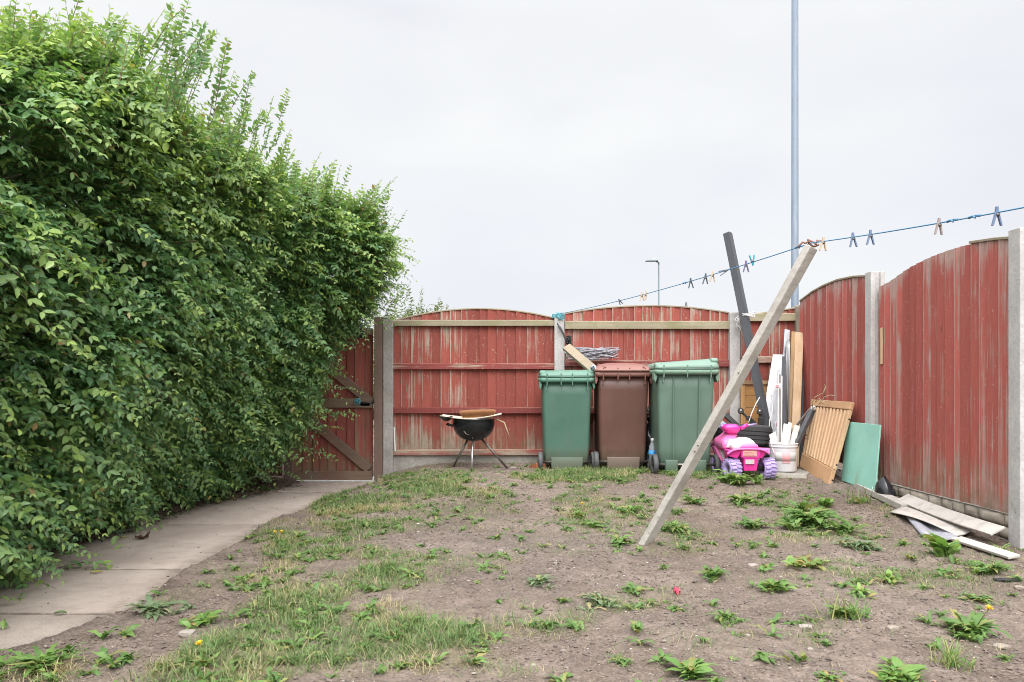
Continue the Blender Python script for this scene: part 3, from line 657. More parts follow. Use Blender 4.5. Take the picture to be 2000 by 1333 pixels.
def front(n):
    Y = yy_(n); z = .06+(h_top(Y)-.1)*rng.random(n)**.92; dep = rng.exponential(.06, n)
    X = h_face(Y, z)-dep-.05; D = np.stack([rng.uniform(.45, 1.1, n), rng.normal(-.15, .5, n), rng.normal(.22, .42, n)+.5*sst(1.6, 2.7, z)], 1)
    D[:, 2] += np.where(z < .35, .1, 0)
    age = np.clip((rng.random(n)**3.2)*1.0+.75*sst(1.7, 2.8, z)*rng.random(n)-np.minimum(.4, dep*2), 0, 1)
    return np.stack([X, Y, z], 1), D, rng.uniform(.10, .26, n), age, rng.uniform(.12, .5, n)
add(12500, front, 6, .056)
def arch(n):            # longer arching sprays that stand proud of the face
    Y = yy_(n); z = .10+(h_top(Y)-.2)*rng.random(n); X = h_face(Y, z)-.12
    D = np.stack([rng.uniform(.6, 1.1, n), rng.normal(-.05, .6, n), rng.normal(.3, .3, n)], 1)
    age = np.clip(.15+.7*rng.random(n)**2+.5*sst(1.5, 2.7, z), 0, 1)
    return np.stack([X, Y, z], 1), D, rng.uniform(.26, .54, n), age, rng.uniform(.3, .75, n)
add(1500, arch, 10, .056)
def topn(n):            # upright growth along the top
    Y = 8.5-(8.5-1.9)*rng.random(n); zt_ = h_top(Y); bk = rng.random(n)**1.4*1.2; X = h_face(Y, zt_-.1)-.02-bk
    z = zt_-.20+.12*rng.random(n)-.06*bk; D = np.stack([rng.normal(.28, .34, n), rng.normal(0, .28, n), rng.uniform(.7, 1.1, n)], 1)
    return np.stack([X, Y, z], 1), D, rng.uniform(.18, .38, n), np.clip(rng.normal(.82, .2, n), 0, 1), rng.uniform(-.05, .15, n)
add(3300, topn, 9, .05)
def spikes(n):          # the long shoots that break the skyline
    px = np.array([215, 322, 330, 338, 405, 412, 465, 380, 510, 522, 500, 560, 545, 640, 650, 590, 740, 700, 755, 765, 775, 770, 760, 440, 270, 355, 425, 30, 90, 150, 735, 20, 48, 8, 470, 620, 745, 720, 700, 768, 780, 790, 620, 650, 600, 575, 530, 480, 430, 385], float)
    py = np.array([0, 20, 70, 30, 35, 75, 140, 60, 200, 205, 260, 250, 300, 315, 340, 330, 350, 370, 380, 420, 470, 520, 450, 130, 45, 55, 110, 20, 10, 25, 370, 15, 35, 10, 225, 350, 352, 368, 388, 402, 492, 552, 322, 318, 328, 280, 228, 182, 110, 55], float)
    Y = np.interp(px, [0, 330, 400, 470, 560, 650, 780], [3.2, 4.4, 4.9, 5.5, 6.3, 7.2, 8.0]); tip = np.stack([(px-HX)/FPX*Y, Y, EYE-(py-HY)/FPX*Y], 1)
    Y = np.where(px < 300, 2.5*FPX/(HX-px), Y); tip = np.stack([(px-HX)/FPX*Y, Y, EYE-(py-HY)/FPX*Y], 1)
    i = np.arange(n) % len(px); tip = tip[i]+np.where(np.arange(n)[:, None] < len(px), 0, 1)*rng.normal(0, .10, (n, 3))*np.array([1, 2, .8]); L = rng.uniform(.2, .55, n)
    D = np.stack([rng.normal(.32, .14, n), rng.normal(0, .12, n), np.ones(n)], 1); D[:, 0] += .9*sst(6.9, 7.9, tip[:, 1])*rng.random(n); D = nrm(D)
    return tip-D*L[:, None], D, L, np.clip(rng.normal(.6, .2, n), 0, 1), rng.uniform(-.05, .30, n)
add(190, spikes, 11, .045, r=.003)
def end(n):             # far end, over and beside the gate
    z = .1+2.35*rng.random(n); X0 = h_face(np.full(n, 8.05), z); X = X0-rng.random(n)**1.2*1.1; Y = 8.62-.5*np.abs(rng.normal(0, .3, n))-.06
    D = np.stack([rng.normal(.5, .5, n), rng.normal(.2, .4, n), rng.normal(.25, .4, n)], 1)
    return np.stack([X, Y, z], 1), D, rng.uniform(.10, .24, n), np.clip(rng.random(n)**3+.3*sst(1.6, 2.4, z), 0, 1), rng.uniform(.1, .4, n)
add(900, end, 6, .052)
def stray(n):           # sprays reaching in front of the gate and over the path
    px = np.array([800, 690, 675, 700, 640, 660, 690, 320, 290, 120, 110, 200, 60, 590, 685, 780, 785, 770], float); py = np.array([556, 640, 700, 655, 815, 900, 818, 962, 985, 1130, 1150, 1085, 1135, 940, 780, 485, 560, 600], float)
    Y = np.array([7.9, 8.3, 8.2, 8.25, 8.3, 8.35, 8.3, 6.1, 6.0, 4.05, 4.1, 4.5, 4.0, 8.3, 8.4, 7.8, 7.9, 8.0]); tip = np.stack([(px-HX)/FPX*Y, Y, EYE-(py-HY)/FPX*Y], 1)
    i = np.arange(n) % len(px); L = rng.uniform(.32, .5, n); D = np.stack([np.ones(n), rng.normal(0, .25, n), rng.normal(.25, .2, n)], 1); D = nrm(D); dr = np.full(n, .35)
    P0 = tip[i]+np.where(np.arange(n)[:, None] < len(px), 0, 1)*rng.normal(0, .09, (n, 3))-D*L[:, None]; P0[:, 2] += dr*L; return P0, D, L, rng.uniform(.15, .7, n), dr
add(50, stray, 10, .05, r=.003)
def inner(n):           # the leaves deeper inside
    Y = yy_(n); z = .15+(h_top(Y)-.35)*rng.random(n); X = h_face(Y, z)-.28-1.0*rng.random(n)
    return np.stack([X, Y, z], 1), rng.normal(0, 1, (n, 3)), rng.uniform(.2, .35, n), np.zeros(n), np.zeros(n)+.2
add(7000, inner, 5, .085, keep_tw=False)
pos, d, u, sz, age = [np.concatenate(q) for q in zip(*parts)]
ok = (pos[:, 1] < 8.80) & (pos[:, 2] > .02) & ~((pos[:, 1] > 8.5) & (pos[:, 2] < 1.75) & (pos[:, 0] > -1.75))
pos, d, u, sz, age = pos[ok], d[ok], u[ok], sz[ok], age[ok]
v, fs = blades(pos, d, u, sz, .98+.35*rng.random(len(pos)))
N = len(pos); at = np.stack([rng.random(N), age, (rng.random(N) < .012)*rng.uniform(.5, 1, N), np.ones(N)], 1)
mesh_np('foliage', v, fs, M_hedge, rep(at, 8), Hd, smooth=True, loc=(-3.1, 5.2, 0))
tv = np.concatenate([a for a, _ in tw]); o_ = np.cumsum([0]+[len(a) for a, _ in tw])[:-1]; tf = np.concatenate([f+o for (_, f), o in zip(tw, o_)])
mesh_np('twigs', tv, [tf], M_twig, np.tile([(.5, .5, .5, 1.)], (len(tv), 1)), Hd, smooth=True, loc=(-3.1, 5.2, 0))
for k in range(26):
    Y = 1.9+k*.262+random.uniform(-.08, .08); x = -2.98+random.uniform(-.16, .16); mb = MB(); h = float(h_top(Y))
    p = [V(x, Y, -.05)]; 
    for q in range(1, 8): p.append(p[-1]+V(random.uniform(-.06, .12), random.uniform(-.13, .13), (h-.3)/7))
    r0 = random.uniform(.018, .034); mb.tube(p, [r0*(1-.1*q) for q in range(8)], 7)
    for q in range(2, 7):
        for w in range(2):
            a = p[q]; L = random.uniform(.35, .75); dv = V(random.uniform(.1, 1), random.uniform(-1, 1), random.uniform(.1, .8)).normalized(); mb.tube([a, a+dv*L*.5+V(0, 0, -.02), a+dv*L+V(0, 0, -.06)], [.011, .008, .004], 5)
    mb.build('trunk', M_bark, Hd)
mb = MB(); mb.tube([V(-2.75, 3.05, 1.86), V(-2.5, 3.4, 1.93), V(-2.45, 3.9, 2.02), V(-2.5, 4.3, 2.12)], [.02, .018, .015, .01], 7); mb.build('branch', M_bark, Hd)
# ------------------------------------------------------------------ bush beyond the gate, seen over the fence
def far_bush(name, label, cx, cy, rx, ry, z0, z1, n, leaf, age):
    root = thing(name, label, 'bush', (cx, cy, 0)); a = rng.normal(0, 1, (n, 3)); a = nrm(a)*(rng.random((n, 1))**.4)
    P0 = np.array([cx, cy, (z0+z1)/2])+a*np.array([rx, ry, (z1-z0)/2]); P0[:, 2] += .12*rng.normal(0, 1, n); D = a*np.array([.7, .7, .5])+np.array([.1, 0, .75])+rng.normal(0, .3, (n, 3))
    q, T = shoots(P0, D, rng.uniform(.2, .45, n), 7, leaf, np.clip(rng.normal(age, .25, n), 0, 1), rng.uniform(.1, .5, n)); v, fs = blades(q[0], q[1], q[2], q[3], .8)
    at = np.stack([rng.random(len(q[0])), q[4], 0*q[4], 0*q[4]+1], 1); mesh_np('foliage', v, fs, M_far, rep(at, 8), root, True, loc=(cx, cy, 0))
    for k in range(4):
        mb = MB(); p = V(cx+random.uniform(-.2, .2), cy, -.1); mb.tube([p, p+V(random.uniform(-.3, .3), 0, z1*.5), p+V(random.uniform(-rx, rx)*.7, random.uniform(-.3, .3), z1*.9)], [.04, .025, .008], 7); mb.build('trunk', M_bark, root)
far_bush('garden_bush', 'loose pale green bush beyond the fence, between the gate and the arched panel', -1.45, 12.6, .85, .6, .5, 2.22, 1000, .06, .3)
far_bush('garden_shrub', 'yellowish bush rising just behind the top of the garden gate', -2.05, 10.3, .6, .5, .4, 1.82, 260, .07, .75)
# ------------------------------------------------------------------ grass, straw, pebbles, litter
def scatter(n, x0, x1, y0, y1, near=1.):
    y = y0+(y1-y0)*rng.random(n)**near; x = x0+(x1-x0)*rng.random(n); return x, y
BLADE_V = np.array([(0, .5, 0), (0, -.5, 0), (.45, .42, .16), (.45, -.42, .16), (.8, .25, .16), (.8, -.25, .16), (1, 0, .06)], float)
BLADE_Q = np.array([(0, 1, 3, 2), (2, 3, 5, 4)]); BLADE_T = np.array([(4, 5, 6)])
x, y = scatter(560000, -2.2, 3.2, 1.8, 8.85, 1.15); dn = dens(x, y); tuft = fbm(x*11, y*11, 41, 2)
k = rng.random(len(x)) < dn*.85*sst(.36, .62, tuft+.15*dn); x, y, dn = x[k], y[k], dn[k]
n = len(x); a = rng.random(n)*2*math.pi; lean = rng.uniform(.3, 2.2, n)
D = np.stack([np.cos(a)*lean, np.sin(a)*lean, np.ones(n)*rng.uniform(.35, 1, n)], 1); L = rng.uniform(.02, .06, n)*(.75+.6*dn)
pos = np.stack([x, y, gz(x, y)-.003], 1); U = np.stack([np.cos(a), np.sin(a), -.3+0*a], 1)*-1
v, fs = blades(pos, D, U, L, rng.uniform(.035, .07, n), BLADE_V, BLADE_Q, BLADE_T)
dry = np.clip((fbm(x*3, y*3, 51, 3)-.52)*4, 0, 1)*(rng.random(n) < .85)+(rng.random(n) < .13)
mesh_np('grass', v, fs, M_grass, rep(np.stack([rng.random(n), rng.random(n)**1.5, np.clip(dry, 0, .95), np.ones(n)], 1), 7), kind='stuff')
# dead stalks lying on the soil
x, y = scatter(18000, -2.0, 3.2, 1.8, 8.8, 1.1); k = rng.random(len(x)) < .10+.55*dens(x, y)+.3*sst(.5, .65, fbm(x*2, y*2, 61)); x, y = x[k], y[k]; k = x > xr(y); x, y = x[k], y[k]; n = len(x); a = rng.random(n)*6.283
D = np.stack([np.cos(a), np.sin(a), rng.uniform(-.03, .22, n)], 1)
v, fs = blades(np.stack([x, y, gz(x, y)+.003], 1), D, np.tile([(0, 0, 1.)], (n, 1)), rng.uniform(.015, .065, n), rng.uniform(.012, .03, n), BLADE_V, BLADE_Q, BLADE_T)
mesh_np('dead_grass', v, fs, M_straw, rep(np.stack([rng.random(n)]*3+[np.ones(n)], 1), 7), kind='stuff')
# pebbles and crumbs
OC = np.array([(1, 0, 0), (-1, 0, 0), (0, 1, 0), (0, -1, 0), (0, 0, 1), (0, 0, -1), (.6, .6, .45), (-.6, .6, .45), (-.6, -.6, .45), (.6, -.6, .45)], float)
OT = np.array([(4, 6, 7), (4, 7, 8), (4, 8, 9), (4, 9, 6), (0, 2, 6), (2, 1, 7), (1, 3, 8), (3, 0, 9), (2, 7, 6), (1, 8, 7), (3, 9, 8), (0, 6, 9), (0, 5, 2), (2, 5, 1), (1, 5, 3), (3, 5, 0)])
def pebbles(name, x, y, s, m, flat=.6, kind='stuff'):
    n = len(x); a = rng.random(n)*6.283; t = OC[None]*(1+.35*rng.normal(0, 1, (n, len(OC), 1))*.6); ca, sa = np.cos(a)[:, None], np.sin(a)[:, None]
    st = rng.uniform(.6, 1.3, (n, 1)); vx = t[..., 0]*ca-t[..., 1]*sa*st; vy = t[..., 0]*sa+t[..., 1]*ca*st
    v = np.stack([x[:, None]+vx*s[:, None], y[:, None]+vy*s[:, None], gz(x, y)[:, None]+(t[..., 2]*flat+.15)*s[:, None]], -1).reshape(-1, 3)
    f = (OT[None]+(np.arange(n)*len(OC))[:, None, None]).reshape(-1, 3); at = np.stack([rng.random(n), rng.random(n), rng.random(n), np.ones(n)], 1)
    return mesh_np(name, v, [f], m, rep(at, len(OC)), kind=kind)
def pebmat():
    m, g, b = mat('pebbles'); at = g.attr(); c = g.mix(g.rng(at[0], .3, .95), (.07, .055, .047), (.30, .26, .225)); c = g.mix(g.rng(at[1], .95, .98), c, (.50, .46, .42)); c = g.mix(g.rng(at[2], .9, .95, 0, .6), c, (.38, .2, .14))
    c = g.mix(g.rng(g.noise(g.pos(), 150, 2), .4, .7, 0, .4), c, (.2, .16, .13)); g.set(b.inputs['Base Color'], c); b.inputs['Roughness'].default_value = .95; return m
M_peb = pebmat()
M_clod = stone('soil_clod', (.17, .132, .110), 60, .45, .95, .6)
x, y = scatter(60000, -2.1, 3.15, 1.8, 8.8, 1.2); k = (rng.random(len(x)) < .15+.9*(fbm(x*3.1, y*3.1, 77, 3) > .52)) & (x > xr(y)+.0); x, y = x[k], y[k]
pebbles('soil_crumbs', x, y, .0022+.008*rng.random(len(x))**3.2, M_clod, .75)
x, y = scatter(95000, -2.1, 3.15, 1.8, 8.8, 1.2); k = (rng.random(len(x)) < .22+.75*gravelly(x, y)+.25*(fbm(x*2.3, y*2.3, 71) > .55)) & (x > xr(y)+.02); x, y = x[k], y[k]
pebbles('gravel', x, y, .0022+.0035*rng.random(len(x))**3+.006*(rng.random(len(x)) > .985), M_peb)
x, y = scatter(9000, -3.4, -2.1, 2.5, 8.8); k = (x < xl(y)+.14*rng.random(len(x))**2) & (rng.random(len(x)) < .9); x, y = x[k], y[k]; n = len(x); a = rng.random(n)*6.283
M_litter = wood('dead_leaf', (.17, .10, .06), (.09, .055, .035), (30, 30, 30), .85)
D = np.stack([np.cos(a), np.sin(a), rng.normal(.1, .25, n)], 1); v, fs = blades(np.stack([x, y, np.maximum(gz(x, y), np.where(x > xl(y)-.03, .004, -9))+.006], 1), D, np.array([0, 0, 1.])+rng.normal(0, .4, (n, 3)), rng.uniform(.02, .05, n), .9)
mesh_np('leaf_litter', v, fs, M_litter, rep(np.stack([rng.random(n)]*3+[np.ones(n)], 1), 8), smooth=True, kind='stuff')
x, y = scatter(700, -2.7, -1.5, 2.8, 8.7); k = (x > xl(y)) & (x < xr(y)) & (rng.random(len(x)) < .25+.8*np.exp(-((x-xl(y))/.12))+.6*np.exp(-((xr(y)-x)/.08))); x, y = x[k], y[k]; n = len(x)
_g = gz; gz = lambda a, b: np.zeros_like(a)+.002
pebbles('path_crumbs', x, y, .0015+.0045*rng.random(n)**2.5, M_peb); gz = _g
# ------------------------------------------------------------------ dandelions and other rosettes
def lobed(n):
    v = []; q = []
    for i in range(n+1):
        t = i/n; w = (.10+.30*math.sin(math.pi*min(1, t**.8*.92+.04)))*(1 if i % 2 else .50)
        if i == 0: w = .05
        if i == n: w = .02
        z = .62*t-.80*t*t; v += [(t*.94, w*.55, z+.05*(i % 2)), (t, 0, z), (t*.94, -w*.55, z+.05*(i % 2))]
        if i: b = 3*i; q += [(b-3, b-2, b+1, b), (b-2, b-1, b+2, b+1)]
    return np.array(v, float), np.array(q)
DV, DQ = lobed(9); SV, SQ = lobed(5)
def oval(n):
    v = []; q = []
    for i in range(n+1):
        t = i/n; w = .5*max(.03, math.sin(math.pi*min(1, max(0, (t-.18)/.82)))**.8) if t > .2 else .05; z = .55*t-.62*t*t
        v += [(t, w*.62, z+.06*w+.015*math.sin(9*t)), (t, 0, z), (t, -w*.62, z+.06*w-.015*math.sin(9*t))]
        if i: b = 3*i; q += [(b-3, b-2, b+1, b), (b-2, b-1, b+2, b+1)]
    return np.array(v, float), np.array(q)
OV, OQ = oval(9)
def rosette(cx, cy, r, n, up=.35, dry=.1, young=.3):
    a = rng.random(n)*6.283; el = rng.uniform(up-.25, up+.45, n); D = np.stack([np.cos(a), np.sin(a), el], 1); L = r*rng.uniform(.45, 1.1, n)
    x = cx+rng.normal(0, r*.12, n); y = cy+rng.normal(0, r*.12, n); p = np.stack([x, y, gz(x, y)], 1)
    U = np.array([0, 0, 1.])+rng.normal(0, .22, (n, 3)); return p, D, U, L, np.stack([rng.random(n), np.clip(rng.normal(young, .25, n), 0, 1), np.where(rng.random(n) < dry, rng.uniform(.4, 1, n), 0), np.ones(n)], 1)
def weed(px, py, wpx, label, n=26, up=.35, dry=.08, young=.3, flowers=0, wid=.62, group='dandelion clumps on the bare soil', name='dandelion_plant', cat='weed', grassy=0):
    ov = any(k in label for k in ('paddle', 'dock', 'broad', 'sprout', 'young', 'drooping', 'torn')); LV, LQ = (OV, OQ) if ov else (DV, DQ); M_w = M_dock if ov else M_greyweed if 'grey' in label or 'straggling' in label or 'ragged' in label or 'spreading weed' in label else M_dand
    dry = dry*1.5+.06; c = ghit(px, py); r = wpx/FPX*c.y*.58; n = int(n*1.7); sub = [rosette(c.x, c.y, r*.8, max(4, n//3), up, dry, young)]
    for k in range(5): sub.append(rosette(c.x+random.gauss(0, .34)*r, c.y+random.gauss(0, .42)*r, r*random.uniform(.38, .6), max(3, n//6), up+random.uniform(-.1, .3), dry, young+random.uniform(-.15, .2)))
    p, D, U, L, at = [np.concatenate(q) for q in zip(*sub)]; n = len(p); v, fs = blades(p, D, U, L, wid*rng.uniform(.6, 1.15, n), LV, LQ, None)
    big = rep(at, len(LV)); V_, F_, A_ = [v], [fs[0]], [big]
    m2 = int(n*.6); p, D, U, L, at = rosette(c.x, c.y, r*.6, m2, up+.3, dry, young+.2); v2, f2 = blades(p, D, U, L, wid*.8, SV, SQ, None); F_.append(f2[0]+len(v)); V_.append(v2); A_.append(rep(at, len(SV)))
    if grassy:
        g = grassy; a = rng.random(g)*6.283; D = np.stack([np.cos(a)*.8, np.sin(a)*.8, rng.uniform(.4, 1.4, g)], 1); x = c.x+rng.normal(0, r*.35, g); y = c.y+rng.normal(0, r*.35, g)
        v3, f3 = blades(np.stack([x, y, gz(x, y)], 1), D, -D*np.array([1, 1, -.3]), rng.uniform(.6, 1.3, g)*r, .035, BLADE_V, BLADE_Q, BLADE_T); o = sum(len(q) for q in V_); V_.append(v3); F_ += [f + o for f in f3]; A_.append(rep(np.stack([rng.random(g), rng.random(g), (rng.random(g) < .3)*.8, np.ones(g)], 1), 7))
    loc = tuple(c)
    if not flowers:
        ob = mesh_np(name, np.concatenate(V_), F_, M_w, np.concatenate(A_), smooth=True, loc=loc); return tag(ob, label, cat, group)
    root = thing(name, label, cat, loc, group); mesh_np('foliage', np.concatenate(V_), F_, M_w, np.concatenate(A_), root, smooth=True, loc=loc)
    for k in range(flowers):
        q = c+V(random.uniform(-.3, .3)*r, -abs(random.gauss(0, .3))*r, r*.55+.02); mb = MB(); mb.tube([c+(q-c)*.1, c+(q-c)*.6+V(.004, 0, .01), q], .002, 5); mb.build('stalk', M_dand, root)
        npet = 46; a = rng.random(npet)*6.283; el = rng.uniform(.1, 1.5, npet); D = np.stack([np.cos(a), np.sin(a)-.45, el], 1); v, f = blades(np.tile(np.array(q), (npet, 1)), D, np.tile([(0, 0, 1.)], (npet, 1))+.1*rng.normal(0, 1, (npet, 3)), .019, .24, BLADE_V, BLADE_Q, BLADE_T)
        mesh_np('flower', v, f, M_yellow, np.tile([(.5, .5, .5, 1.)], (len(v), 1)), root, loc=loc)
WEEDS = [
 (1232, 1003, 74, 'leafy dandelion in the middle of the lawn, in front of the brown bin', 30), (1158, 1031, 66, 'small bushy dandelion left of the prop foot, nearest below a yellow flower', 26),
 (1130, 1009, 60, 'low dandelion with one yellow bloom left of the leafy middle clump', 22, .3, .1, .3, 1), (1212, 1062, 84, 'flat dandelion touching the left side of the prop foot', 26, .2),
 (1322, 1038, 92, 'pale spreading dandelion just right of the prop foot', 34, .3, .05, .5), (1355, 984, 70, 'low weed behind the wooden prop, below the faded green bin', 26, .25),
 (1447, 982, 86, 'flat bright dandelion below the toy quad bike, behind the big patch', 26, .25, .05, .45), (1440, 948, 110, 'big bright weed tuft right in front of the toy quad bike', 50, .5, .05, .6),
 (1468, 1033, 90, 'dark leafy dandelion at the left of the big central right patch', 32, .35, .05, .1), (1582, 1026, 150, 'widest dandelion patch in the right middle of the lawn', 90, .4, .05, .35),
 (1612, 992, 58, 'tall upright docks behind the widest patch', 30, .9, .02, .4), (1682, 1072, 110, 'greyish flattened weed patch near the warped white sheet', 34, .12, .15, .05),
 (1393, 1128, 82, 'compact dark green dandelion alone in the soil right of the prop foot', 34, .45, .05, .15), (1508, 1152, 84, 'leafy clump with drooping leaves in the centre right of the soil', 30, .4, .1, .2),
 (1500, 1112, 44, 'tiny dandelion behind the drooping leafy clump', 16, .3), (1580, 1108, 96, 'flat yellowing weed with torn leaves right of centre', 26, .2, .3, .3),
 (1682, 1160, 68, 'small dandelion with broad bright leaves pointing left', 18, .3, .05, .5), (1742, 1138, 72, 'yellow tipped open rosette above the broad bright one', 20, .45, .25, .4),
 (1645, 1205, 104, 'mixed grass and dandelion tuft with a taller leaf at its right', 26, .6, .1, .2, 0, .6, 40), (1415, 1210, 84, 'flat dandelion near the bottom, below the red and yellow wrapper', 24, .25, .05, .35),
 (1898, 1238, 150, 'large thick dandelion clump with a yellow bud near the right edge', 56, .4, .06, .2, 1), (1352, 1322, 128, 'broad leafy dandelion cut by the bottom edge, right of the middle', 36, .4, .05, .2),
 (1755, 1332, 126, 'broad leafed dandelion cut by the bottom edge on the right', 36, .3, .05, .3), (1215, 1296, 66, 'small dark rosette near the bottom middle of the photo', 18, .35),
 (1055, 1140, 76, 'flat ragged weed on the gravelly patch in the middle', 26, .2, .05, .2), (1172, 1180, 110, 'low straggling grey green weed on the bare soil in the middle', 30, .1, .1, .05),
 (1842, 1088, 120, 'tall dandelion with upright paddle leaves by the warped white sheet', 34, 1.0, .03, .5, 0, .72), (1932, 1122, 108, 'spreading dandelion below the end of the long white plank', 34, .45, .05, .3),
 (1805, 1150, 46, 'tiny weed between the open rosette and the right edge', 14, .3), (1920, 1176, 80, 'flat rosette above the large thick clump near the right edge', 22, .15, .1, .15),
 (1862, 1300, 90, 'spiky grass tuft near the bottom right corner', 6, .4, .2, .2, 0, .5, 60), (1952, 1082, 60, 'bright young weed at the foot of the near right post', 18, .6, .0, .8),
 (1620, 1330, 70, 'low weed at the bottom edge left of the broad leafed dandelion', 18, .2), (80, 1315, 170, 'large leafy dandelion in the bottom left corner beside the path', 50, .55, .05, .35),
 (300, 1200, 120, 'low spreading weed at the edge of the path on the left', 36, .3, .05, .15), (400, 1220, 90, 'broad leaf weed right of the path edge weed, above the pale stone', 20, .5, .05, .4),
 (398, 1300, 90, 'dandelion with a big yellow flower at the bottom left', 24, .4, .05, .3, 1), (545, 1062, 50, 'dandelion with yellow blooms on the edge of the path', 22, .3, .05, .3, 2),
 (1850, 1010, 60, 'leafy sprout at the left end of the white sheet', 0), (1680, 985, 70, 'grass and weed tuft at the foot of the slatted pine panel', 14, .6, .1, .4, 0, .5, 30),
 (1965, 1290, 60, 'small weed at the right edge above the bottom corner', 16, .3), (1270, 1180, 46, 'wispy weed seedling left of the red and yellow wrapper', 10, .3)]
for w in WEEDS:
    px, py, wp, lab = w[:4]; n = w[4] if len(w) > 4 else 24
    if n == 0: continue
    kw = dict(zip(('up', 'dry', 'young', 'flowers', 'wid', 'grassy'), w[5:])); weed(px, py, wp, lab, n, **kw)
# ground cover of small rosettes mixed through the grass: nobody could count it
pp = []
x, y = scatter(13000, -2.1, 3.1, 1.9, 8.7, 1.05); px, py = pix(x, y, gz0(x, y)); k = (rng.random(len(x)) < (dens(x, y)**1.1)*.42+.022) & (x > xr(y)+.05)
for a, b in zip(x[k], y[k]): pp.append(rosette(a, b, random.uniform(.03, .085), random.randint(6, 13), random.uniform(.15, .5), .15, .22))
p, D, U, L, at = [np.concatenate(q) for q in zip(*pp)]; v, fs = blades(p, D, U, L, rng.uniform(.5, .9, len(p)), SV, SQ, None)
mesh_np('ground_cover', v, fs, M_dand, rep(at, len(SV)), smooth=True, kind='stuff')
# creeping green under the foot of the hedge
pp = [rosette(a, float(xl(np.array([b]))[0])*0+b, .0, 1) for a, b in []]
x = rng.uniform(-2.95, -2.62, 60); y = rng.uniform(3.4, 8.2, 60); x = xl(y)-.12*rng.random(60)+.02
q = [rosette(a, b, random.uniform(.04, .09), 9, .5, .05, .15) for a, b in zip(x, y)]; p, D, U, L, at = [np.concatenate(z) for z in zip(*q)]; v, fs = blades(p, D, U, L, .7, SV, SQ, None)
mesh_np('hedge_foot_weeds', v, fs, M_dand, rep(at, len(SV)), smooth=True, kind='stuff')
# long stems by the foot of the right hand fence
q = []
for (px, py, hh, nn) in ((1728, 955, .32, 26), (1712, 930, .25, 14), (1765, 975, .14, 22), (1690, 955, .2, 14), (1990, 1065, .3, 8), (1625, 962, .1, 16), (790, 935, .06, 30)):
    c = ghit(px, py)
    for _ in range(nn): q.append((c.x+random.gauss(0, .05), c.y+random.gauss(0, .09), hh*random.uniform(.5, 1.1)))
q = np.array(q); n = len(q); a = rng.random(n)*6.283; D = np.stack([np.cos(a)*.4, np.sin(a)*.4, np.ones(n)], 1); U = -np.stack([np.cos(a), np.sin(a), -.3+0*a], 1)
v, fs = blades(np.stack([q[:, 0], q[:, 1], gz(q[:, 0], q[:, 1])], 1), D, U, q[:, 2], .022, BLADE_V, BLADE_Q, BLADE_T)
mesh_np('long_grass', v, fs, M_grass, rep(np.stack([rng.random(n), rng.random(n), (rng.random(n) < .45)*.8, np.ones(n)], 1), 7), kind='stuff')
# single stones, leaves and litter
def rock(px, py, wpx, hpx, label, m, dep=.8, name='stone', z=None, cat='stone'):
    c = ghit(px, py) if z is None else P(px, py, FPX*(EYE-z)/(py-HY)); w = .75*wpx/FPX*c.y; h = .75*hpx/FPX*c.y; bm = bmesh.new(); bmesh.ops.create_icosphere(bm, subdivisions=3, radius=1); sd = random.random()*50
    for vv in bm.verts:
        s = 1+.5*(float(fbm(vv.co.x*1.3+sd, vv.co.y*1.3+vv.co.z*.7, 5))-.5); q = vv.co*s; q = V(max(-.8, min(.8, q.x)), max(-.8, min(.8, q.y)), max(-.7, min(.62, q.z))); vv.co = V(q.x*w*.6, q.y*w*dep*.6, q.z*h*.75+h*.2)
    me = bpy.data.meshes.new(name); bm.to_mesh(me); bm.free(); me.materials.append(m); o = bpy.data.objects.new(name, me); COL.objects.link(o); o.location = c; o.rotation_euler = (0, 0, random.uniform(-.4, .4)); return tag(o, label, cat)
M_rock = stone('field_stone', (.30, .25, .205), 22, .35); M_rockl = stone('pale_stone', (.33, .285, .25), 30, .25); M_grey = stone('grey_stone', (.25, .24, .235), 20, .3)
rock(265, 1022, 62, 30, 'flat sandy stone slab at the joint of the path under the hedge', M_rock, .9, z=.0)
rock(285, 1000, 40, 22, 'grey stone half hidden under the hedge behind the sandy slab', M_grey, .8, z=.02)
rock(365, 1239, 40, 12, 'pale flat stone on the soil near the path at the bottom left', M_rockl)
rock(1573, 1227, 34, 12, 'whitish flat stone on the bare soil at the bottom right', M_rockl)
rock(1742, 1232, 30, 16, 'brownish angular stone beside the large thick clump', M_rock)
rock(1470, 1107, 28, 9, 'long pale stone left of the tiny dandelion', M_rockl)
rock(978, 1082, 14, 14, 'small pale chip standing on the gravelly patch', M_rockl)
rock(1042, 1302, 14, 9, 'small whitish pebble at the bottom middle', M_rockl)
rock(1582, 1272, 16, 10, 'small pale pebble below the whitish flat stone', M_rockl)
rock(1955, 1265, 40, 9, 'flat tan stone near the right edge of the soil', M_rock)
rock(1990, 1150, 22, 10, 'rounded tan stone at the right edge beside the black strip', M_rock)
mb = MB(); c = ghit(1322, 1163); M_wrap = plastic('red_wrapper', (.62, .05, .10), .35, (.75, .5, .08), .8, streak=False)
mb.sheet(lambda u, v: c+V((u-.5)*.03, (v-.5)*.03, .014+.012*math.sin(u*9+v*5)+.012*v), 8, 6); tag(mb.build('sweet_wrapper', M_wrap, loc=c, solid=.0006), 'crumpled red and yellow sweet wrapper on the bare soil', 'wrapper')
c = P(278, 1054, FPX*EYE/(1054-HY)); mb = MB()
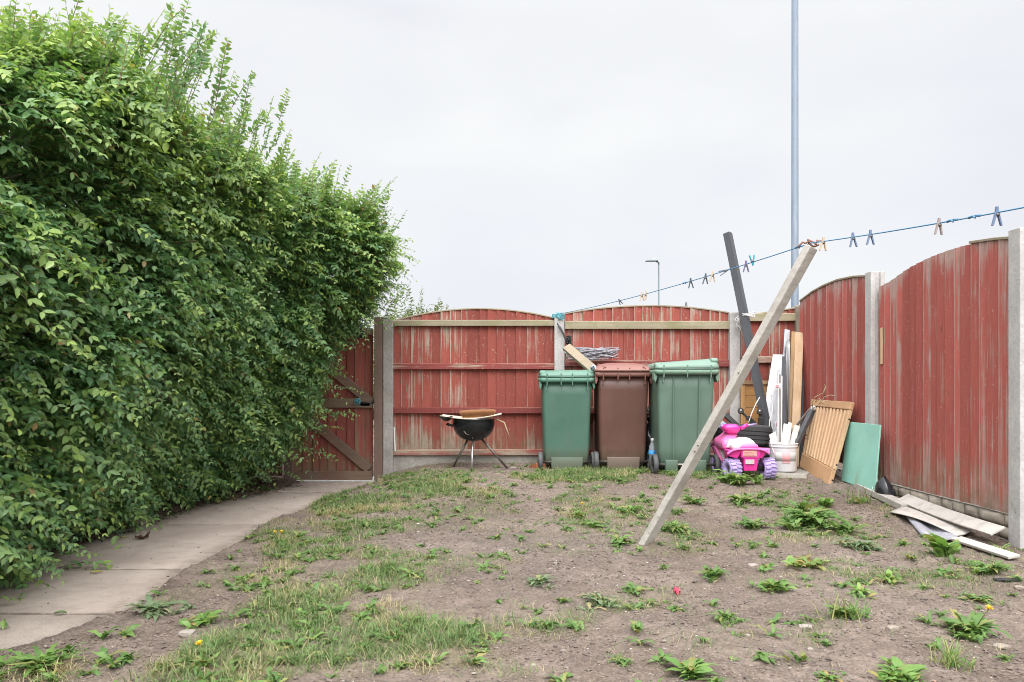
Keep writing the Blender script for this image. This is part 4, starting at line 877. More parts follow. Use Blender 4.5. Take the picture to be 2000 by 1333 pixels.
for k in range(5):
    a = random.uniform(0, 6.28); d_ = V(math.cos(a)*.05, math.sin(a)*.03, random.uniform(.01, .05)); s_ = V(-math.sin(a)*.02, math.cos(a)*.02, .01)
    mb.sheet(lambda u, v, d_=d_, s_=s_: c+d_*u+s_*((v-.5)*2*math.sin(math.pi*min(.96, u+.04)))+V(0, 0, .004+.012*math.sin(3*u+4*v)), 6, 4)
tag(mb.build('dead_leaf', M_litter, loc=c, solid=.0008), 'curled brown dead leaf lying on the second slab of the path', 'leaf')
def flatleaf(px, py, col, ln, ang, label):
    c = P(px, py, FPX*EYE/(py-HY)); mb = MB(); dx = V(math.cos(ang), math.sin(ang), 0); dy = V(-dx.y, dx.x, 0); mb.sheet(lambda u, v: c+dx*(ln*(u-.5))+dy*(ln*.25*(v-.5)*2*math.sin(math.pi*min(.97, max(.03, u))))+V(0, 0, .006+.006*abs(v-.5)*2+.004*math.sin(u*3)), 6, 4)
    tag(mb.build('fallen_leaf', col, loc=c, solid=.0006), label, 'leaf', 'leaves fallen on the path')
M_lg = plastic('green_leaf', (.10, .20, .05), .5, da=.1); M_ly = plastic('yellow_leaf', (.5, .44, .12), .5, da=.2)
flatleaf(188, 1121, M_ly, .06, .4, 'round yellow green leaf on the concrete just below the long joint'); flatleaf(118, 1201, M_lg, .05, .2, 'dark green leaf lying across the nearest path joint'); flatleaf(241, 1053, M_ly, .05, 0, 'small yellow leaf left of the curled brown leaf')
mb = MB(); c = ghit(1965, 1137); mb.beam(c+V(-.06, .0, .012), c+V(.06, -.01, .012), .03, .012); tag(mb.build('black_strip', M_black, loc=c, bevel=.003), 'short black plastic strip on the soil at the right edge', 'strip')
# ------------------------------------------------------------------ lamp posts beyond the fence
Yl = 13.5; x = xt(1552.5, Yl); root = thing('lamp_column', 'tall blue grey steel lamp column rising out of the top of the photo', 'lamp post', (x, Yl, 0))
mb = MB(); mb.tube([V(x, Yl, -.1), V(x, Yl, 1.3)], .085, 20); mb.build('base', M_lamp, root)
mb = MB(); mb.tube([V(x, Yl, 1.3), V(x, Yl, 1.36), V(x, Yl, 9.5)], [.085, .062, .052], 20); mb.build('column', M_lamp, root)
mb = MB(); mb.tube([V(x, Yl, 9.5), V(x, Yl, 9.75), V(x-.12, Yl, 9.9), V(x-.9, Yl, 9.95)], .035, 10); mb.build('bracket', M_lamp, root)
mb = MB(); mb.loft([(9.89, .5, .16, .05, x-1.1, Yl), (9.96, .6, .22, .07, x-1.1, Yl), (10.02, .45, .14, .05, x-1.1, Yl)]); mb.build('lantern', M_lampd, root)
Yl = 42; x = xt(1286.5, Yl); zt_ = zt(512, Yl); root = thing('street_lamp', 'distant slim street lamp with a flat lantern pointing left', 'street lamp', (x, Yl, 0))
mb = MB(); mb.tube([V(x, Yl, -.1), V(x, Yl, 1.5), V(x, Yl, 1.55), V(x, Yl, zt_-.1)], [.07, .07, .042, .036], 12); mb.build('pole', M_lampd, root)
mb = MB(); mb.tube([V(x, Yl, zt_-.12), V(x, Yl, zt_-.03), V(x-.12, Yl, zt_+.03)], .045, 10); mb.build('joint', M_lampd, root)
mb = MB(); mb.loft([(-.03, .66, .20, .05, -.05, 0), (.02, .62, .18, .05, -.02, 0), (.05, .40, .12, .04, .06, 0)], M=Matrix.Translation((x-.32, Yl, zt_+.05))); l = mb.build('lantern', M_lampd, root)
mb = MB(); mb.lathe([(0, .05), (.035, .045), (.04, 0), (.04, -.03)], Matrix.Translation((x-.24, Yl, zt_+.13)), 10); mb.build('photocell', M_label, root)
# ------------------------------------------------------------------ clothes line, prop and pegs
LA = P(1095, 613, 8.84); LB = P(1585, 475, 4.49); LC = P(2000, 382, 3.175); LD = LB+(LC-LB)*2.6
def on_line(px):
    a, b = (LA, LB) if px < 1585 else (LB, LD)
    lo, hi = 0., 1.
    for _ in range(40):
        m = (lo+hi)/2; q = line_pt(a, b, m)
        if HX+q.x/q.y*FPX < px: lo = m
        else: hi = m
    return line_pt(a, b, lo), (b-a).normalized()
def line_pt(a, b, t):
    q = a.lerp(b, t); q.z -= (.035 if a is LA else .05)*4*t*(1-t); return q
Lr = thing('clothes_line', 'blue clothes line running from the concrete post over the wooden prop', 'clothes line', LA)
mb = MB(); mb.tube([line_pt(LA, LB, k/24) for k in range(25)]+[line_pt(LB, LD, k/24) for k in range(1, 25)], .0030, 6); mb.build('line', M_rope, Lr)
mb = MB()
for k in range(7):
    z = LA.z-.006-.006*k; pts = [V(LA.x-.02+.066*math.cos(a), 8.915+.066*math.sin(a)*.95, z+.004*math.sin(a*2+k)) for a in np.linspace(0, 6.4, 24)]; mb.tube(pts, .0048, 6)
for k in range(6): mb.tube([V(LA.x+random.uniform(-.06, .06), 8.848, LA.z+random.uniform(-.09, .02)) for _ in range(4)], .0035, 5)
mb.build('knot', M_ropegreen, Lr)
for px in (1560, 1903, 1338, 1860):
    q, d = on_line(px); mb = MB(); mb.tube([q-d*.03, q+V(0, .008, .004), q+V(0, -.006, -.006), q+V(.006, .003, .004), q+d*.03], .0055, 6); mb.build('knot', M_rope, Lr)
PB = ghit(1256, 1058)+V(0, 0, -.04); PT = P(1585, 478, 4.49); d = (PT-PB).normalized()
root = thing('line_prop', 'long weathered grey timber prop leaning up to the clothes line', 'clothes prop', PB)
mb = MB(); mb.beam(PB, PT-V(0, 0, .012), .072, .044, up=(.25, -1, .1), n=8, bend=(.006, 0, .004), twist=.5); mb.build('pole', M_prop, root, bevel=.004)
mb = MB()
for k in range(6): a = PT+V(random.uniform(-.03, .03), random.uniform(-.02, .02), random.uniform(-.012, .02)); mb.tube([a, a+V(random.uniform(-.03, .03), .01, random.uniform(-.01, .03)), a+V(random.uniform(-.045, .045), 0, random.uniform(-.02, .02))], .006, 6)
mb.build('twine', plastic('rusty_twine', (.24, .13, .10), .8, streak=False), root)
mb = MB()
for t in (.05, .11, .34, .36, .60): q = PB.lerp(PT, t)+d.orthogonal().normalized()*0; mb.lathe([(0, .004), (.006, .003), (.007, 0)], Matrix.Translation(q+V(-.012, -.034, .012))@Matrix.Rotation(math.radians(90), 4, 'X'), 10)
mb.build('screw', M_dullsteel, root)
PEGM = {}
def pegmat(k):
    if k not in PEGM: PEGM[k] = plastic('peg_'+k, {'grey': (.15, .16, .19), 'blue': (.12, .17, .28), 'dark': (.05, .07, .09), 'wood': (.50, .38, .24), 'teal': (.02, .33, .38), 'purple': (.14, .12, .22), 'brown': (.30, .24, .23)}[k], .5, (.3, .3, .3), .2, streak=False)
    return PEGM[k]
def peg(px, kind, label, tilt=0., ln=.074, flip=False, at=None, spread=.23, off=0.):
    q, dl = on_line(px) if at is None else (at, V(1, 0, 0)); q = q+V(0, -off, 0)
    root = thing('clothes_peg', label, 'peg', q, 'clothes pegs on the line'); m = pegmat(kind); c = q
    dn = V(math.sin(tilt), 0, -math.cos(tilt))*(-1 if flip else 1); sd = V(dn.z, 0, -dn.x)
    for sg in (-1, 1):
        a = c-dn*ln*.32+sd*sg*ln*.02; b = c+dn*ln*.10-sd*0; e_ = c+dn*ln*.68+sd*sg*ln*spread; mb = MB()
        p = [a, c+sd*sg*.003-dn*.004, c+sd*sg*.006+dn*ln*.12, e_]; w = [.007, .008, .0095, .0085]; vs = []; at_ = []
        for i, (pp_, ww) in enumerate(zip(p, w)):
            for (s1, s2) in ((-1, -1), (1, -1), (1, 1), (-1, 1)): vs.append(pp_+sd*s1*ww*.42+V(0, 1, 0)*s2*.0062); at_.append((.5, i/3, .5, 1))
        mb.add(vs, [(3, 2, 1, 0), (12, 13, 14, 15)]+[(4*i+k, 4*i+(k+1)%4, 4*i+4+(k+1)%4, 4*i+4+k) for i in range(3) for k in range(4)], at_); mb.build('peg_half', m, root, bevel=.0015)
    mb = MB(); mb.tube([c+dn*ln*.12+V(0, -.009, 0)-sd*.006, c+dn*ln*.12+V(0, -.009, 0)+sd*.006], .0045, 8); mb.tube([c+dn*ln*.12+V(0, .009, 0)-sd*.006, c+dn*ln*.12+V(0, .009, 0)+sd*.006], .0045, 8); mb.build('spring', M_dullsteel, root)
peg(1210, 'dark', 'small dark peg tipped over, nearest to the concrete post end of the line', .5, .055); peg(1253.5, 'wood', 'left one of the two pale wooden pegs side by side', .05); peg(1261, 'wood', 'right one of the two pale wooden pegs side by side', -.12, spread=.12)
peg(1349, 'dark', 'dark green grey peg just right of the distant street lamp', .05); peg(1378, 'dark', 'blackish peg left of a pale wooden one', -.05); peg(1392, 'wood', 'single pale wooden peg beside a blackish peg', -.05)
peg(1419, 'grey', 'grey peg turned on its side in front of the dark leaning pole', -1.15, spread=.2, off=.0); peg(1457, 'purple', 'dull purple peg just right of the dark leaning pole', 0); peg(1470, 'teal', 'bright teal peg standing upside down on the line', .12, flip=True, ln=.066)
peg(1608, 'wood', 'beige wooden peg just right of the prop top', -.05); peg(1666, 'blue', 'left one of two blue grey pegs over the far right fence panel', .05); peg(1700, 'blue', 'right one of two blue grey pegs over the far right fence panel', 0)
peg(1834, 'brown', 'bleached brown grey peg with wide jaws', -.05, spread=.20); peg(1947, 'blue', 'large blue grey peg nearest the right edge of the photo', 0, .078)
peg(0, 'dark', 'dark peg straddling the top of the middle arched panel', 0, .07, at=P(1340, 594, YB-.0)+V(0, 0, .0))
# ------------------------------------------------------------------ barbecue
Yb = 8.40; c = P(925, 820, Yb); zb = gzf(c.x, Yb); root = thing('kettle_barbecue', 'black kettle barbecue bowl on three steel legs by the fence', 'barbecue', (c.x, Yb, zb))
R_ = 41/FPX*Yb; mb = MB(); prof = [(.02, -.222)]+[(R_*math.sin(a)**.9, -.03-.192*math.cos(a)) for a in np.linspace(.12, math.pi/2, 14)]+[(R_, 0), (R_+.006, .006), (R_-.004, .008), (R_-.008, -.02)]+[(R_*.96*math.sin(a), -.03-.182*math.cos(a)) for a in np.linspace(math.pi/2, .1, 10)]
mb.lathe(prof, Matrix.Translation(c), 48); mb.build('bowl', M_enamel, root)
mb = MB(); mb.tube([c+V(-R_-.002, -.02, -.06), c+V(-R_-.05, -.02, -.045), c+V(-R_-.05, -.09, -.045), c+V(-R_+.01, -.10, -.06)], .012, 8); mb.build('handle', M_black, root)
mb = MB(); a = c+V(-.055, -.155, -.10); mb.tube([a+V(-.05, .01, .05), a+V(-.045, -.015, 0), a+V(-.01, -.03, -.04), a+V(.03, -.02, -.05)], .004, 6); mb.build('hook', M_dullsteel, root)
for (px0, py0, px1, py1, m, dy0, dy1) in ((912, 862, 880, 922, M_dullsteel, .06, .10), (923, 861, 921, 927, M_chrome, -.10, -.22), (944, 862, 990, 914, M_dullsteel, .03, .06)):
    a, b = P(px0, py0, Yb+dy0), P(px1, py1, Yb+dy1); mb = MB(); mb.tube([a+(a-b)*.1, b], .011, 10); lg = mb.build('leg', m, root)
    if px1 != 921: mb = MB(); mb.tube([a.lerp(b, .97), b+(b-a)*.03], .014, 8); mb.build('cap', M_black, lg)
mb = MB()
mb.sheet(lambda u, v: c+V(-.33+.62*u, -.20+.40*v*(.55+.45*math.sin(math.pi*min(1, .15+u))), .012+.055*abs(u-.45)**1.5*2.2-.03*math.sin(math.pi*v)*(u < .12)+.006*math.sin(9*v)), 26, 10)
tag(mb.build('warped_board', plastic('warped_sheet', (.52, .46, .38), .7, (.2, .16, .12), .5), loc=c+V(0, 0, .01), solid=.007), 'thin warped board lying across the barbecue bowl', 'board')
mb = MB(); mb.sheet(lambda u, v: c+V(-.345+.14*u, -.215+.12*v, .035-.012*math.sin(math.pi*u)-.045*v*math.sin(math.pi*(u*.8+.1))+.01), 10, 6)
tag(mb.build('rubber_flap', M_black, loc=c+V(-.3, -.2, .02), solid=.004), 'black flap sticking out at the left end of the warped board', 'flap')
q = P(934, 818, Yb-.13); root = thing('broom_head', 'orange bristled broom head lying upside down on the warped board', 'broom head', q)
Mx = Matrix.Translation(q)@Matrix.Rotation(math.radians(-2.2), 4, 'Y')
mb = MB(); mb.loft([(.0, .30, .06, .012, 0, 0), (.022, .32, .07, .012, 0, 0)], M=Mx); mb.build('stock', M_oakd, root, bevel=.003)
n = 5200; px_ = rng.uniform(-.155, .155, n); py_ = rng.uniform(-.036, .036, n); st = np.stack([px_, py_, np.full(n, .020)], 1); D = np.stack([rng.normal(0, .22, n)+px_*1.2, rng.normal(0, .25, n)+py_*6, np.ones(n)], 1)
v, fs = blades(st, D, np.tile([(0., -1, .1)], (n, 1)), rng.uniform(.058, .075, n), .05, BLADE_V, BLADE_Q, BLADE_T); Mn = np.array(Mx); v = v@Mn[:3, :3].T+Mn[:3, 3]
mesh_np('bristles', v, fs, wood('coir_bristle', (.40, .18, .07), (.24, .10, .04), (20, 20, 20), .8), rep(np.stack([rng.random(n)]*3+[np.ones(n)], 1), 7), root, loc=tuple(q))
a = P(967, 818, Yb-.15); mb = MB(); mb.tube([a, P(985, 826, Yb-.17), P(990, 840, Yb-.18), P(997, 858, Yb-.18)], [.007, .008, .007, .003], 6); tag(mb.build('bent_strip', M_straw, loc=a), 'bent pale strip hanging off the right side of the barbecue', 'strip')
a = ghit(1008, 921); mb = MB(); z = a.z; mb.hexa([P(984, 927, 8.05)+V(0, 0, -.05), P(1028, 925, 8.1)+V(0, 0, -.05), P(1040, 912, 8.6)+V(0, 0, -.05), P(998, 912, 8.55)+V(0, 0, -.05), P(984, 927, 8.05)+V(0, 0, -.0), P(1028, 925, 8.1), P(1040, 912, 8.6), P(998, 912, 8.55)])
tag(mb.build('paving_slab', M_gravel, loc=a, bevel=.006), 'pale paving slab under the right leg of the barbecue', 'slab')
mb = MB(); mb.beam(P(1042, 916, 8.45), P(1053, 911, 8.25)+V(.02, 0, 0), .10, .065); tag(mb.build('brick', M_brick, loc=P(1046, 920, 8.4), bevel=.006), 'broken red brick beside the wheel of the first green bin', 'brick')
# ------------------------------------------------------------------ wheelie bins (seen from their wheeled side)
def bin_(px, yn, w, h, z0, Ms, label, ridges=False, lidk=0, rz=0., feet=False):
    body, lid, rim, bar = Ms; x = xt(px, yn); root = thing('wheelie_bin', label, 'wheelie bin', (x, yn, z0), 'wheelie bins along the fence')
    M = Matrix.Translation((x, yn, z0))@Matrix.Rotation(rz, 4, 'Z'); d = .60 if w < .6 else .66
    mb = MB(); S = []
    for t in np.linspace(0, 1, 7): S.append((.085+(h*.905-.085)*t, w*(.80+.08*t), d*(.74+.16*t), .035, 0, .035+d*.47-.02*t))
    S = [(.06, w*.74, d*.66, .03, 0, .05+d*.45)]+S
    mb.loft(S, 6, M=M); b = mb.build('body', body, root)
    if ridges:
        for rx in (-.20, .20):
            mb = MB(); p0 = M@V(w*rx*.95, .052, .10); p1 = M@V(w*rx, .022, h*.90); mb.beam(p0, p1, .012, .012, up=(0, -1, 0)); mb.build('rib', body, root, bevel=.004)
    fz = .015
    for fx, fw in (((-.22, .20), (.22, .20)) if feet else ((0, .58),)):
        mb = MB(); mb.loft([(fz, w*fw*.95, .10, .01, w*fx, .10), (.14, w*fw, .12, .01, w*fx, .10)], 3, M=M); mb.build('foot', body if not lidk == 1 else plastic('muddy_brown', (.17, .125, .10), .7), root, bevel=.004)
    # collar: shallow upturned frame with a drooping flange at both ends
    mb = MB(); hz = h*.895
    mb.loft([(hz, w*.90, d*.93, .04, 0, d*.46), (hz+.012, w*.985, d*.99, .04, 0, d*.46), (hz+.045, w*.995, d*1.0, .04, 0, d*.46), (hz+.05, w*.95, d*.95, .04, 0, d*.46)], 6, M=M); mb.build('rim', rim, root)
    for sg in (-1, 1):
        mb = MB(); cx = sg*w*.475; o = [(cx-sg*.0, hz+.02), (cx+sg*w*.026, hz+.018), (cx+sg*w*.022, hz-.05), (cx+sg*w*.0, hz-.075), (cx-sg*w*.03, hz-.02)]
        mb.prism([M@V(a, .02, b_) for a, b_ in o], M.to_3x3()@V(0, .12, 0)); mb.build('grip', rim, root, bevel=.005)
        mb = MB(); mb.beam(M@V(sg*w*.365, .012, hz+.03), M@V(sg*w*.365, .018, hz-.075), .010, .022, up=(0, -1, 0)); mb.build('strut', rim, root, bevel=.002)
    # lid
    lz = hz+.052; tilt = {0: .010, 1: 0., 2: .045}[lidk]
    def df(p): 
        k = max(0, (p.z-lz)/.06); return V(p.x, p.y, p.z+(tilt*(p.x/w)*1.0+tilt*.3)*min(1, k)+(.012*abs(p.x/w*2)**3*k if lidk != 1 else 0))
    mb = MB()
    if lidk == 1: S = [(lz, w*1.0, d*1.02, .06, 0, d*.45), (lz+.014, w*1.02, d*1.05, .07, 0, d*.45), (lz+.028, w*1.0, d*1.02, .07, 0, d*.46), (lz+.06, w*.90, d*.82, .08, 0, d*.48), (lz+.085, w*.66, d*.5, .08, 0, d*.5), (lz+.092, w*.5, d*.3, .06, 0, d*.5)]
    else: S = [(lz, w*.97, d*1.0, .04, 0, d*.46), (lz+.012, w*.985, d*1.03, .04, 0, d*.46), (lz+.035, w*.96, d*.98, .05, 0, d*.47), (lz+.055, w*.90, d*.86, .06, 0, d*.5), (lz+.066, w*.8, d*.66, .06, 0, d*.52)]
    mb.loft(S, 7, M=M, deform=df); ld = mb.build('lid', lid, root)
    if lidk != 1:
        for sg in (-1, 1):
            mb = MB(); zt2 = lz+.03+tilt*sg*.5+tilt*.3; mb.loft([(0, .075, .10, .02, 0, 0), (.03, .072, .095, .02, 0, 0), (.047, .05, .07, .018, 0, .01)], 5, M=M@Matrix.Translation((sg*w*.43, .055, zt2-.005))); mb.build('lug', lid, ld)
    else:
        for sg in (-1, 1):
            mb = MB(); mb.tube([M@V(sg*w*(.33+.07*math.sin(t*1.5)), -.015+.30*t, lz+.03+.035*math.sin(t*1.5)+.012) for t in np.linspace(0, 1, 8)], .010, 8); mb.build('ridge', lid, ld)
    mb = MB(); zz = hz+.058; mb.tube([M@V(-w*.40, -.022, zz), M@V(w*.40, -.022, zz)], .011, 10); hb = mb.build('hinge_bar', bar, root)
    for lx in (-.36, -.11, .09, .36) if lidk != 2 else (-.36, 0, .36):
        mb = MB(); mb.beam(M@V(w*lx, -.026, zz+.035), M@V(w*lx, -.012, zz-.085), .011, .022, up=(0, -1, 0)); mb.build('lug', bar, hb, bevel=.003)
    mb = MB(); mb.tube([M@V(-w*.45, .075, .095), M@V(w*.45, .075, .095)], .013, 10); ax = mb.build('axle', M_dullsteel, root)
    for sg in (-1, 1):
        Mw = M@Matrix.Translation((sg*w*.475, .075, .098))@Matrix.Rotation(math.radians(90), 4, 'Y'); mb = MB(); mb.lathe([(.06, -.02), (.088, -.024), (.098, -.016), (.1, 0), (.098, .016), (.088, .024), (.06, .02)], Mw, 28, closed=True); wh = mb.build('wheel', M_wheel, root)
        mb = MB(); mb.lathe([(0, -.028), (.02, -.028), (.022, -.012), (.062, -.010), (.062, .010), (.022, .012), (.02, .028), (0, .028)], Mw, 20); mb.build('hub', M_black, wh)
M_brown2 = plastic('brown_rim', (.25, .115, .095), .45, (.3, .22, .18), .2)
bin_(1108, 8.15, .565, 1.005, .175, (M_green, M_greenlid, M_greenrim, M_greenlid), 'dark green wheelie bin with a pale lid, left one of the row of three')
bin_(1219, 8.08, .575, 1.055, .185, (M_brown, M_brownlid, M_brown2, M_brownlid), 'brown wheelie bin with a domed pinkish lid between the two green ones', lidk=1)
bin_(1342, 7.75, .622, 1.075, .185, (M_green2, M_greenlid2, plastic('faded_rim', (.18, .30, .22), .5), M_greenlid2), 'larger faded green wheelie bin with ribbed back and tilted lid, behind the prop', ridges=True, lidk=2, feet=True)
mb = MB(); c = P(1165, 722, 8.15)
mb.sheet(lambda u, v: c+V((u-.5)*.10+.01*math.sin(9*v), (v-.4)*.16+.012*math.sin(8*u), .02-.09*u*u+.018*math.sin(11*u+7*v)+.012*math.sin(17*v)), 14, 14)
tag(mb.build('plastic_wrapper', plastic('blue_white_film', (.48, .52, .66), .3, (.10, .16, .5), .8, streak=False), loc=c, solid=.001), 'crumpled blue and white plastic wrapper caught between the first green and the brown bin lids', 'wrapper')
mb = MB(); mb.beam(P(1106, 678, 8.62), P(1163, 726, 8.30), .095, .04, up=(.2, -1, .3)); ob = tag(mb.build('timber_offcut', wood('pale_timber', (.32, .265, .19), (.25, .2, .135), (3, 20, 20)), loc=P(1135, 700, 8.5), bevel=.004), 'pale timber offcut slanting from the post down to the first bin', 'timber')
mb = MB(); rc = P(1170, 700, 8.80)
for k in range(26):
    r0 = random.uniform(.10, .22); ph = random.uniform(0, 6); pts = []; cx = random.uniform(-.10, .10)
    for a in np.linspace(0, 6.3, 26): pts.append(rc+V(cx-.09+r0*1.15*math.cos(a+ph), -.03+.045*math.sin(a+ph)*r0*6+.01*math.sin(3*a+k), .012+.003*k*.6-.035+.095*(.5+.5*math.sin(a*1+k*.7))))
    mb.tube(pts, .0045, 5, caps=False)
tag(mb.build('cable_coil', M_cable, loc=rc), 'loose coil of pale grey cable resting on the fence rail behind the brown bin', 'cable')
mb = MB()
for k in range(3): mb.tube([P(1089, 632+k, 8.84), P(1092+k*1.5, 640, 8.82), P(1099+k, 652, 8.80), P(1104, 664, 8.8), P(1108-k, 672, 8.8)], .006, 6)
for k in range(14): mb.tube([P(1110+random.uniform(-5, 6), 665+random.uniform(-10, 14), 8.82+random.uniform(-.04, .03)) for _ in range(5)], .006, 6)
tag(mb.build('black_cable', M_black, loc=P(1105, 660, 8.82)), 'tangled black cable tied to the post with the clothes line', 'cable')
# things between and behind the bins
mb = MB(); mb.beam(P(1268, 795, 8.45), P(1300, 822, 8.25), .10, .04, up=(.1, -1, .2)); tag(mb.build('timber_offcut', M_prop, loc=P(1280, 810, 8.4), bevel=.004), 'grey timber end sticking out between the brown bin and the faded green bin', 'timber')
mb = MB(); c = P(1279, 868, 8.45); z0 = gzf(c.x, 8.45)
def bagfn(u, v):
    a = u*2*math.pi; t = v; r = .20*math.sin(math.pi*min(1, .12+.80*t))**.7*(1+.07*math.sin(7*a+5*t)+.05*math.sin(13*a-9*t)); return V(c.x+r*math.cos(a), c.y+r*.9*math.sin(a), z0+.46*t+.012*math.sin(9*a+11*t))
mb.sheet(bagfn, 48, 20); bag = thing('bin_bag', 'full black bin bag standing between the brown and the faded green bins', 'bin bag', (c.x, c.y, z0)); mb.build('sack', M_bag, bag)
mb = MB(); mb.sheet(lambda u, v: V(c.x+(.045+.05*v*v)*math.cos(6.283*u)*(1+.3*math.sin(25*u)), c.y+(.045+.05*v*v)*math.sin(6.283*u), z0+.435+.10*v+.015*math.sin(19*u)), 40, 5); mb.build('tied_neck', M_bag, bag)
def bottle(base, axis, ln, r, label, full=True):
    M = Matrix.Translation(base)@Vector(axis).to_track_quat('Z', 'Y').to_matrix().to_4x4(); root = thing('water_bottle', label, 'bottle', base)
    mb = MB(); mb.lathe([(0, 0), (r*.8, 0), (r, .01), (r, ln*.28), (r*.93, ln*.31), (r, ln*.34), (r, ln*.62), (r*.9, ln*.74), (r*.36, ln*.88), (r*.36, ln*.93)], M, 20); mb.build('bottle_body', M_clear, root)
    mb = MB(); mb.lathe([(r*1.02, ln*.33), (r*1.02, ln*.60)], M, 20); mb.build('label', M_blue, root, solid=.001)
    mb = MB(); mb.lathe([(r*.42, ln*.92), (r*.44, ln*.93), (r*.44, ln*.995), (r*.35, ln), (0, ln)], M, 16); mb.build('cap', M_white, root)
z0 = gzf(xt(1273, 8.1), 8.1); bottle(V(xt(1273, 8.12), 8.12, z0+.02), (.02, 0, 1), .30, .034, 'clear bottle with a blue label standing between the brown and faded green bins')
mb = MB(); c = P(1287, 898, 8.0); mb.sheet(lambda u, v: c+V(-.045+.10*u*(.4+.6*v), .04*u+.02*math.sin(5*v), -.10+.24*v*(1-.45*(1-u))+.012*math.sin(9*u)), 8, 8); tag(mb.build('crumpled_sheet', M_greysheet, loc=c, solid=.0015), 'crumpled grey plastic sheet beside the left wheel of the faded green bin', 'plastic sheet')
# ------------------------------------------------------------------ corner of leaning junk
a, t = P(1513, 912, 8.32), P(1421, 456, 8.917); d_ = (t-a).normalized(); root = thing('dark_pole', 'long dark grey plastic pole leaning left, tied to the fence post', 'pole', a)
mb = MB(); mb.beam(a, t, .078, .078, up=(.2, -1, 0), n=2, twist=math.radians(38)); mb.build('pole', M_dark, root, bevel=.006)
s_ = d_.cross(V(0, -1, 0)).normalized(); mb = MB(); q0 = a+V(0, -.052, 0); q1 = t+V(0, -.052, 0); mb.beam(q0+s_*.004, q1+s_*.004, .006, .008, up=(0, -1, 0)); mb.build('groove', M_black, root)
mb = MB(); c = P(1461, 619, 8.70)
for k in range(4): mb.tube([c+V(.072*math.cos(g_), .078*math.sin(g_), .012*math.sin(g_*2+k)+.012*k) for g_ in np.linspace(0, 6.35, 22)], .004, 6, caps=False)
for k in range(5): mb.tube([P(1441, 618, 8.80), P(1438+random.uniform(-4, 8), 628+random.uniform(-4, 10), 8.78), P(1446+random.uniform(-4, 8), 640+random.uniform(-8, 14), 8.76)], .004, 6)
mb.tube([c+V(-.07, 0, 0), P(1447, 615, 8.78), P(1438, 618, 8.83)], .005, 6); tag(mb.build('white_flex', M_whitecable, loc=c), 'white flex tying the dark leaning pole to the concrete post', 'cable')
# orange pine door leaning on the fence
Yd = 8.78; root = thing('cupboard_door', 'orange pine plank door leaning on the fence behind the tyres', 'door', P(1475, 900, Yd)); d0, d1 = xt(1447, Yd), xt(1509, Yd); zb_, zt_ = .18, zt(744, Yd)
mb = MB()
for k in range(7): h = (zt_-.04-zb_)/7; mb.box((d0+.045, Yd+.004, zb_+h*k+.002), (d1-.045, Yd+.02, zb_+h*(k+1)-.002))
mb.build('plank_panel', M_door, root, bevel=.003)
for xx in (d0, d1-.048): mb = MB(); mb.box((xx, Yd-.008, zb_), (xx+.048, Yd+.022, zt_-.042)); mb.build('stile', M_doorv, root, bevel=.003)
mb = MB(); mb.box((d0-.004, Yd-.018, zt_-.04), (d1+.004, Yd+.024, zt_)); mb.build('top_rail', wood('brown_rail', (.36, .24, .13), (.28, .17, .09), (1.1, 14, 14)), root, bevel=.003)
mb = MB(); mb.beam(P(1412, 806, 8.5), P(1446, 838, 8.45), .05, .035, up=(0, -1, .2)); tag(mb.build('black_bar', M_black, loc=P(1430, 825, 8.5), bevel=.004), 'black plastic bar slanting between the prop and the orange door', 'bar')
# white cable loop
mb = MB(); mb.tube([P(1484, 776, 8.4), P(1476, 790, 8.38), P(1468, 808, 8.35), P(1462, 826, 8.3)], .005, 6); mb.tube([P(1500, 768, 8.2), P(1507, 771, 8.2), P(1510, 785, 8.2), P(1508, 806, 8.18), P(1503, 822, 8.17), P(1502, 845, 8.15), P(1504, 856, 8.15)], .0045, 6)
tag(mb.build('thin_white_cable', M_whitecable, loc=P(1485, 800, 8.3)), 'thin white cable looping over the dark pole and the orange door', 'cable')
# tyres
def tyre(cx, cy, cz, R, wdt, tilt, label, plies=4):
    M = Matrix.Translation((cx, cy, cz))@Matrix.Rotation(tilt[0], 4, 'X')@Matrix.Rotation(tilt[1], 4, 'Y'); root = thing('car_tyre', label, 'tyre', (cx, cy, cz), 'stacked old tyres'); h = wdt/2; pr = [(R*.62, -h*.80), (R*.64, -h*.97), (R*.78, -h*1.05), (R*.92, -h*.97), (R*.975, -h*.82)]
    for k in range(plies):
        z0 = -h*.78+1.56*h*k/plies; z1 = -h*.78+1.56*h*(k+1)/plies; pr += [(R, z0+.004), (R, z1-.006), (R*.972, z1-.005), (R*.972, z1+.002)]
    pr += [(R*.975, h*.82), (R*.92, h*.97), (R*.78, h*1.05), (R*.64, h*.97), (R*.62, h*.80)]
    mb = MB(); mb.lathe(pr, M, 64, smooth=False); mb.build('tread', M_tyre, root)
    mb = MB(); mb.lathe([(R*.61, h*.8), (R*.60, h*.6), (R*.66, 0), (R*.60, -h*.6), (R*.61, -h*.8)], M, 48); mb.build('inner_wall', M_black, root)
ct = P(1450, 850, 8.15); tyre(ct.x, 8.15, .545, .288, .205, (math.radians(-3), math.radians(3)), 'upper old car tyre of the stack behind the toy quad bike'); tyre(ct.x+.02, 8.17, .31, .285, .20, (0, math.radians(-1)), 'lower old car tyre of the stack, mostly hidden by the toy quad bike')
bottle(V(*P(1424, 846, 7.86)), (-.62, .1, .75), .17, .036, 'crushed clear bottle with a blue band leaning on the upper tyre')
